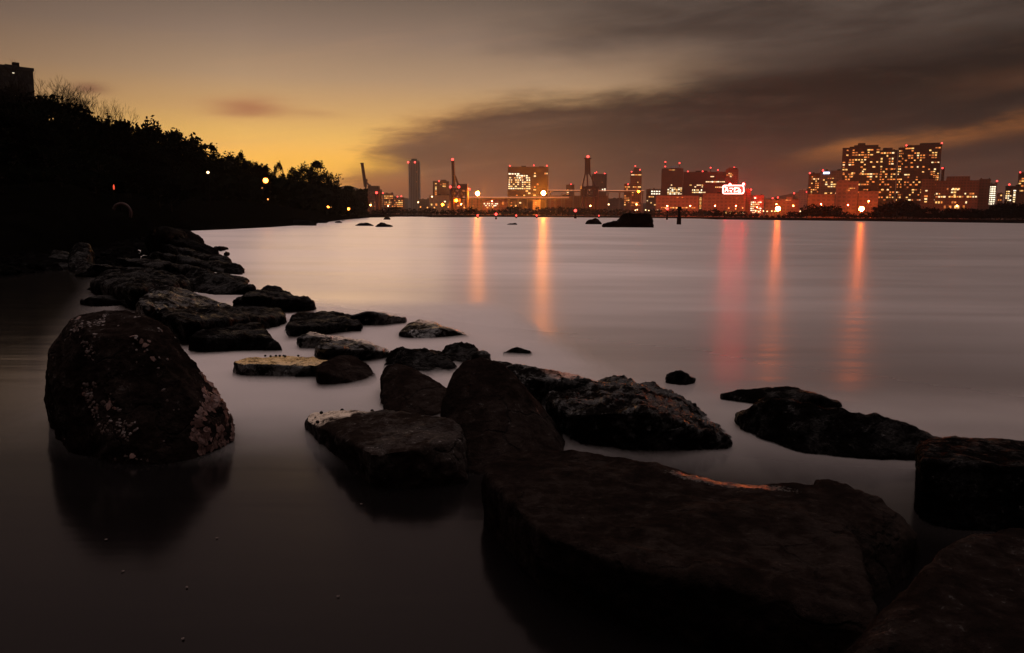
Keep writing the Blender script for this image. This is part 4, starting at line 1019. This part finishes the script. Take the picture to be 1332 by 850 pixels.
# cranes
def crane(label, Yd, legs, deck, boom, house, apex=None, beacons=(), w=1.6):
    w *= 1.4
    p0 = Y(legs[0], 280, Yd); o = empty('dockside_crane', (Y((legs[0] + legs[-1]) / 2, 280, Yd).x, Yd, 1.5)); c = o.location
    def L(px, py, dy=0): q = Y(px, py, Yd) - c; return Vector((q.x, dy, q.z))
    for i, px in enumerate(legs):
        for dy in (0, 16):
            g = MB(); top_ = L(px, deck, dy); g.bar((top_.x, dy, 0), top_, w); g.build('leg', M['crane'], o)
    br = MB()
    for dy in (0, 16):
        for a, b in zip(legs, legs[1:]):
            br.bar(L(a, deck, dy), L(b, deck + 12, dy), w * .5); br.bar(L(b, deck, dy), L(a, deck + 12, dy), w * .5); br.bar(L(a, deck + 12, dy), L(b, deck + 12, dy), w * .6)
    for px in legs: a = L(px, deck + 12, 0); b = L(px, deck + 12, 16); br.bar(a, b, w * .5)
    br.build('brace', M['crane'], o)
    dk = MB(); a = L(legs[0] - 1, deck); b = L(legs[-1] + 1.5, deck); dk.box(a.x, b.x, -1, 17, a.z - 1.5, a.z + 1.8); dk.build('girder', M['crane'], o)
    hs = MB(); a = L(house[0], house[3]); b = L(house[1], house[2]); hs.box(a.x, b.x, 2, 14, a.z, b.z); hs.build('machinery_house', M['crane'], o)
    bm_ = MB(); (x0, y0), (x1, y1), wd = boom
    for s in (-wd / 2, wd / 2):
        bm_.bar(L(x0 + s, y0, 6), L(x1 + s * .8, y1, 6), w * .7)
    n = 9
    for k in range(n):
        t = k / n; t2 = (k + 1) / n
        l = lambda t, s: L(x0 + (x1 - x0) * t + s * wd / 2, y0 + (y1 - y0) * t, 6)
        bm_.bar(l(t, -1), l(t2, 1), w * .45); bm_.bar(l(t, 1), l(t2, -1), w * .45); bm_.bar(l(t, -1), l(t, 1), w * .4)
    a = L(x1 - wd * .8, y1 + .8, 6); b = L(x1 + wd * .8, y1 - .8, 6); bm_.box(a.x, b.x, 5, 7.5, a.z, b.z)
    bm_.build('boom', M['crane'], o)
    if apex:
        ax = MB()
        for (p, q) in apex: ax.bar(L(*p, 8), L(*q, 8), w * .8)
        ax.build('apex_frame', M['crane'], o)
    for bx, by in beacons:
        q = bpy.data.objects.new('beacon', BME); C.objects.link(q); q.parent = o; q.location = L(bx, by, -1.5); q.scale = (1.7,) * 3
    tag(o, label, 'crane')
crane('dockside crane with its lattice boom raised and leaning left, nearest the wooded point', 1150, (469.8, 478, 489, 493), 248, ((474.5, 243), (470, 212.5), 2.6), (478, 492, 242, 248),
      [((474, 236), (479, 241)), ((479, 241), (484, 246)), ((476, 233), (474, 247)), ((480, 240), (481, 248))], [(500 - 10, 251)], 1.5)
crane('dockside crane with a thick upright boom topped by a red light', 1180, (586, 590, 599, 607), 246, ((590, 243), (588.6, 209.5), 2.2), (595, 608, 239.5, 246),
      [((591, 229), (595, 238)), ((595, 238), (595, 246)), ((590, 232), (587, 246))], [(588.7, 207.8), (597, 243.5), (586, 243.5), (610.5, 246.5)], 1.9)
crane('lattice dockside crane with a tall narrow rectangular frame, right of the wide office block', 1100, (757.5, 763, 772, 777.5), 244.5, ((765, 226), (764.8, 206), 6.2), (762, 775, 242, 246),
      [((762, 226), (757.5, 246)), ((768, 226), (777, 246)), ((762, 216), (768, 216)), ((764.5, 226), (765, 244)), ((772, 226.5), (772, 244))], [(764.7, 204)], 1.3)

# elevated roads with a glowing strip standing in for traffic light trails
def viaduct():
    o = empty('elevated_road', (0, 0, 0)); dk = MB(); ln = MB()
    P = [Y(px, 257.5 - (px - 600) * .0 , 1330) for px in (600, 650, 700, 740)]
    for a, b in zip(P, P[1:]):
        dk.add([a, b, b + Vector((0, 14, 0)), a + Vector((0, 14, 0)), a - Vector((0, 0, 2)), b - Vector((0, 0, 2)), b + Vector((0, 14, -2)), a + Vector((0, 14, -2))],
               [(0, 1, 2, 3), (7, 6, 5, 4), (0, 4, 5, 1), (2, 6, 7, 3)])
    for px in range(602, 740, 12):
        a = Y(px, 258.5, 1337); pier = MB(); pier.box(a.x - 1, a.x + 1, 1336, 1338, 1.5, a.z - 1); pier.build('pier', M['concrete'], o)
    a, b = P[0], P[-1]; ln.bar(a + Vector((0, -.8, .8)), b + Vector((0, -.8, .8)), .55)
    dk.build('deck', M['concrete'], o); ln.build('trail_strip', M['trail_light'], o)
    tag(o, 'elevated road on piers with a glowing light-trail strip, passing before the wide office block', 'viaduct')
    o = empty('elevated_road', (0, 0, 0)); dk = MB(); ln = MB()
    a = Y(712, 248.2, 1480); b = Y(838, 248.8, 1480)
    dk.add([a, b, b + Vector((0, 12, 0)), a + Vector((0, 12, 0)), a - Vector((0, 0, 2)), b - Vector((0, 0, 2)), b + Vector((0, 12, -2)), a + Vector((0, 12, -2))], [(0, 1, 2, 3), (7, 6, 5, 4), (0, 4, 5, 1), (2, 6, 7, 3)])
    for px in range(716, 838, 15):
        c = Y(px, 250, 1486); pier = MB(); pier.box(c.x - 1, c.x + 1, 1485, 1487, 1.5, c.z - 1); pier.build('pier', M['concrete'], o)
    ln.bar(a + Vector((0, -.8, .8)), b + Vector((0, -.8, .8)), .55)
    dk.build('deck', M['concrete'], o); ln.build('trail_strip', M['trail_light'], o)
    tag(o, 'higher elevated road with a glowing light-trail strip, behind the lattice crane', 'viaduct')
viaduct()

# street and flood lamps
def lamp(label, px, py, Yd, r, mat, zb=1.5, name='street_lamp', arm=0.0, pole=.25, group=None):
    p = Y(px, py, Yd); o = empty(name, (p.x + arm, p.y + .0, zb)); h = p.z - zb
    g = MB(); g.tube((0, r + pole, 0), (0, r + pole, h + r), pole, pole * .6, 6); g.build('pole', M['metal'], o)
    if arm: g = MB(); g.tube((0, r + pole, h + r), (-arm, 0, h + r), pole * .5, pole * .5, 5); g.build('arm', M['metal'], o)
    b = MB(); b.ball((-arm, 0, h), r, 12, 8); b.build('bulb', mat, o, True)
    hd = MB(); hd.tube((-arm, 0, h + r * .85), (-arm, 0, h + r * 1.25), r * .8, r * .3, 8); hd.build('lamp_hood', M['metal'], o)
    tag(o, label, 'street lamp', group)
lamp('dazzling orange floodlight right of the upright crane boom', 621.3, 252, 1200, 2.6, M['lamp_o'], name='floodlight')
lamp('brightest orange floodlight, in front of the right corner of the wide office block', 706.9, 251.3, 1200, 3.0, M['lamp_o'], name='floodlight')
lamp('dazzling deep orange lamp low on the embankment, between the neon sign and the right-hand towers', 1012, 271.7, 900, 2.4, M['lamp_r'], name='floodlight')
lamp('dazzling deep orange lamp in front of the orange-red lit box', 1120.7, 272, 700, 1.9, M['lamp_r'], name='floodlight')
lamp('dazzling deep orange lamp on the embankment at the extreme right edge', 1352, 273, 560, 1.3, M['lamp_r'], name='floodlight')
lamp('orange lamp just under the upright crane', 593.6, 261, 1180, 2.0, M['lamp_small'])
lamp('orange lamp low at the left of the upright crane', 575.8, 266.5, 1180, 1.7, M['lamp_small'])
lamp('small white lamp at the foot of the tall ribbed tower', 544, 263.4, 1250, 1.1, M['lamp_white'])
lamp('small pale lamp left above the low orange lamp by the upright crane', 578.8, 262.5, 1250, .9, M['lamp_white'])
lamp('small pale lamp on the left end of the low shed', 562, 256, 1500, 1.3, M['lamp_white'])
lamp('orange lamp on the front of the crowned tower', 830.8, 249.3, 1450, 1.8, M['lamp_small'])
lamp('white lamp at the right end of the long dark warehouse', 791.8, 266.2, 1300, 1.2, M['lamp_white'])
lamp('small red-orange lamp at the foot of the highest high-rise', 1202.8, 273.8, 640, .75, M['lamp_small'])
lamp('small red-orange lamp below the dazzling white stair column', 1287, 274.3, 560, .65, M['lamp_small'])
for i, px in enumerate((826.5, 829, 839.8, 843.8, 855.5, 993, 998, 1004, 1008, 1041, 1044.5, 983, 987)):
    lamp('small pale street lamp of the row along the foot of the city', px, 273.5 + (px - 826) * .010 + random.uniform(-.6, .6), 1100, .7, M['lamp_white'], group='pale street lamps at the foot of the city')
for i, px in enumerate((547, 556, 565, 583, 604, 612, 634, 641, 668, 866, 880, 893, 948, 957, 966, 1057, 1100)):
    lamp('small orange street lamp of the row behind the far trees', px, 270.3 + max(0, px - 826) * .010 + random.uniform(-1, .5), 1175, .8, M['lamp_dim'], group='orange street lamps behind the far trees')
# hidden-by-trees sodium lamps that wash the halls (street lamps at the foot of the halls)
for (px, py, yd, lab) in ((868,268,1225,'sodium street lamp at the foot of the low red hall'), (898,268,1225,'sodium street lamp at the right end of the low red hall'), (930,268,1190,'sodium street lamp at the left foot of the big red hall'), (957,268,1190,'sodium street lamp at the right foot of the big red hall'),
                     (985,270,1200,'sodium street lamp before the block crowded with windows'), (1010,266,1265,'sodium street lamp behind the starry orange lamp'), (1032,268,1260,'sodium street lamp before the wide low red block'), (1068,266,1025,'sodium street lamp before the low banded block'), (1103,267,1050,'sodium street lamp before the dull red building'), (1130,262,1030,'sodium street lamp before the orange-red lit box'), (606,266,1420,'sodium street lamp before the orange warehouse'), (640,262,1375,'sodium street lamp before the low glowing hall'), (828,266,1480,'sodium street lamp at the foot of the crowned tower'),(505,268,1440,'sodium street lamp before the lit estate blocks'), (482,267,1140,'sodium street lamp under the leaning dockside crane'), (600,266,1165,'sodium street lamp under the legs of the upright crane'), (768,268,1090,'sodium street lamp under the lattice crane'), (722,267,1480,'sodium street lamp at the left end of the long dark warehouse'), (1245,268,955,'sodium street lamp before the broad seven-storey building')):
    lamp(lab, px, py, yd, .6, M['lamp_hall'], pole=.2)
# lamps of the left shore
def shore_lamp(label, px, py, dist, r, mat, arm=0.0):
    p = Y(px, py, dist); lamp(label, px, py, dist, r, mat, zb=land_z((p.x, p.y)), arm=arm, pole=.07)
shore_lamp('bright warm lamp on a tall post among the trees of the left shore', 345.5, 235, 126, .38, M['lamp_shore'], .5)
shore_lamp('small white lamp high against the dark trees of the left shore', 270.5, 224.5, 92, .14, M['lamp_white'])
shore_lamp('tiny lamp right under the bright warm lamp', 341.5, 245.5, 125, .13, M['lamp_dim'])
shore_lamp('tiny pale lamp low to the right of the bright warm lamp', 348.5, 259.5, 125, .12, M['lamp_dim'])
shore_lamp('orange lamp low near the tip of the wooded point, left one of the pair', 426.5, 270, 178, .30, M['lamp_shore'])
shore_lamp('orange lamp low near the tip of the wooded point, right one of the pair', 453.5, 272, 215, .30, M['lamp_shore'])
shore_lamp('faint tiny lamp beside the left one of the orange pair', 430.8, 270, 180, .10, M['lamp_dim'])
shore_lamp('small pale lamp right at the water under the wooded shore', 350.5, 287.5, 118, .16, M['lamp_white'])

# marker post with a faint ring on the left shore
def marker():
    p = Y(160, 300, 46); o = empty('marker_post', (p.x, p.y, .2)); zz = lambda py: Y(160, py, 46).z - .2
    g = MB(); g.tube((0, 0, -.4), (-.12, 0, zz(240)), .05, .04, 8); g.build('pole', M['metal'], o)
    h = MB(); h.box(-.32, .22, -.12, .12, zz(252), zz(237)); h.ball((-.05, 0, zz(237)), .27, 10, 6, .5); h.build('hood', M['soil'], o)
    r = MB(); R_, r_ = .5, .09
    n, m = 28, 8; vs = []
    for i in range(n):
        for j in range(m):
            a = 6.2832 * i / n; b = 6.2832 * j / m; vs.append(((R_ + r_ * math.cos(b)) * math.cos(a) + .05, -.12 + r_ * math.sin(b), zz(277) + (R_ + r_ * math.cos(b)) * math.sin(a)))
    r.add(vs, [(i * m + j, i * m + (j + 1) % m, ((i + 1) % n) * m + (j + 1) % m, ((i + 1) % n) * m + j) for i in range(n) for j in range(m)])
    r.build('ring', simple('faded red ring', (.03, .008, .007), .8), o, True)
    l = MB(); l.ball((-.3, -.16, zz(244)), .05, 6, 5, 3.0); l.build('red_light', emit('dim red lamp', (1, .1, .04), .9), o)
    tag(o, 'slim hooded post with a dim red light and round ring, on the left shore', 'marker post')
marker()

# beacons and posts in the water
def buoy(label, px, py0, py1, w_=.35, red=None):
    p = Z(px, py1); yd = min(p.y, 1000); a = Y(px, py1, yd); b = Y(px, py0, yd); o = empty('channel_marker', (a.x, a.y, 0)); h = b.z
    g = MB(); g.tube((0, 0, -.5), (0, 0, h * .45), w_ * 1.1, w_ * 1.0, 8); g.tube((0, 0, h * .45), (0, 0, h * .9), w_ * .6, w_ * .6, 8); g.build('post', M['metal'], o)
    t = MB(); t.tube((0, 0, h * .8), (0, 0, h), w_ * 1.2, w_ * .8, 8); t.build('topmark', M['metal'], o)
    if red:
        l = MB(); l.ball((0, 0, h + red), red, 8, 6); l.build('beacon', M['beacon'], o)
    tag(o, label, 'channel marker')
buoy('thick dark channel post standing in the water right of the block-shaped islet', 883, 269, 292.3, .45)
buoy('thinner channel post with a red light near the far shore, left of the thick post', 867.5, 273.5, 286.2, .5, .7)
buoy('short channel post with a red light, left of the brightest floodlight reflection', 645.2, 280.6, 285.6, .35, .5)
buoy('short dark channel post under the slim dark block', 748.3, 276, 284.4, .8, .9)
for i, px in enumerate((621.3, 671.5, 698, 779)):
    buoy('low channel float carrying a tiny red light by the far shore', px, 281.6, 284.0, .6, .45)
for o in C.objects:
    if o.name.startswith('channel_marker') and o.get('label', '').startswith('low channel float'): o['group'] = 'channel floats by the far shore'

# leaves adrift in the near pool
for i, (px, py) in enumerate(((282,700),(160,743),(243,764),(138,702),(440,776),(238,831),(470,656))):
    rr = random.Random(i); p = Z(px, py, .004); k = 9; mb = MB(); s = .007
    mb.add([(math.cos(6.283 * j / k) * s * rr.uniform(.8, 1.6), math.sin(6.283 * j / k) * s * rr.uniform(.6, 1), rr.uniform(0, .003)) for j in range(k)] + [(0, 0, .004)], [(j, (j + 1) % k, k) for j in range(k)])
    o = mb.build('floating_leaf', M['shell_dim']); o.location = p; o.rotation_euler.z = i
    tag(o, 'tiny pale leaf adrift on the dark near pool', 'leaf', 'leaves adrift on the near pool')

# ------------------------------------------------------------------ evening haze
def haze():
    m = bpy.data.materials.new('evening haze'); m.use_nodes = True; nt = m.node_tree; nt.nodes.clear()
    out = nt.nodes.new('ShaderNodeOutputMaterial'); v = nt.nodes.new('ShaderNodeVolumePrincipled')
    v.inputs['Color'].default_value = (.95, .86, .82, 1); v.inputs['Density'].default_value = .00005; v.inputs['Anisotropy'].default_value = .8
    nt.links.new(v.outputs[0], out.inputs['Volume'])
    b = MB(); b.box(-2450, 2450, -70, 2750, -2.6, 230); tag(b.build('haze', m), 'thin evening haze over the bay and city', 'haze', kind='stuff')
haze()

# ------------------------------------------------------------------ render settings
S.view_settings.view_transform = 'Standard'; S.view_settings.look = 'None'; S.view_settings.exposure = 0; S.view_settings.gamma = 1
S.view_settings.use_curve_mapping = False
S.render.engine = 'CYCLES'; S.cycles.use_denoising = True; S.cycles.max_bounces = 6; S.cycles.volume_bounces = 4; S.cycles.sample_clamp_indirect = 3.0
S.cycles.sample_clamp_direct = 0
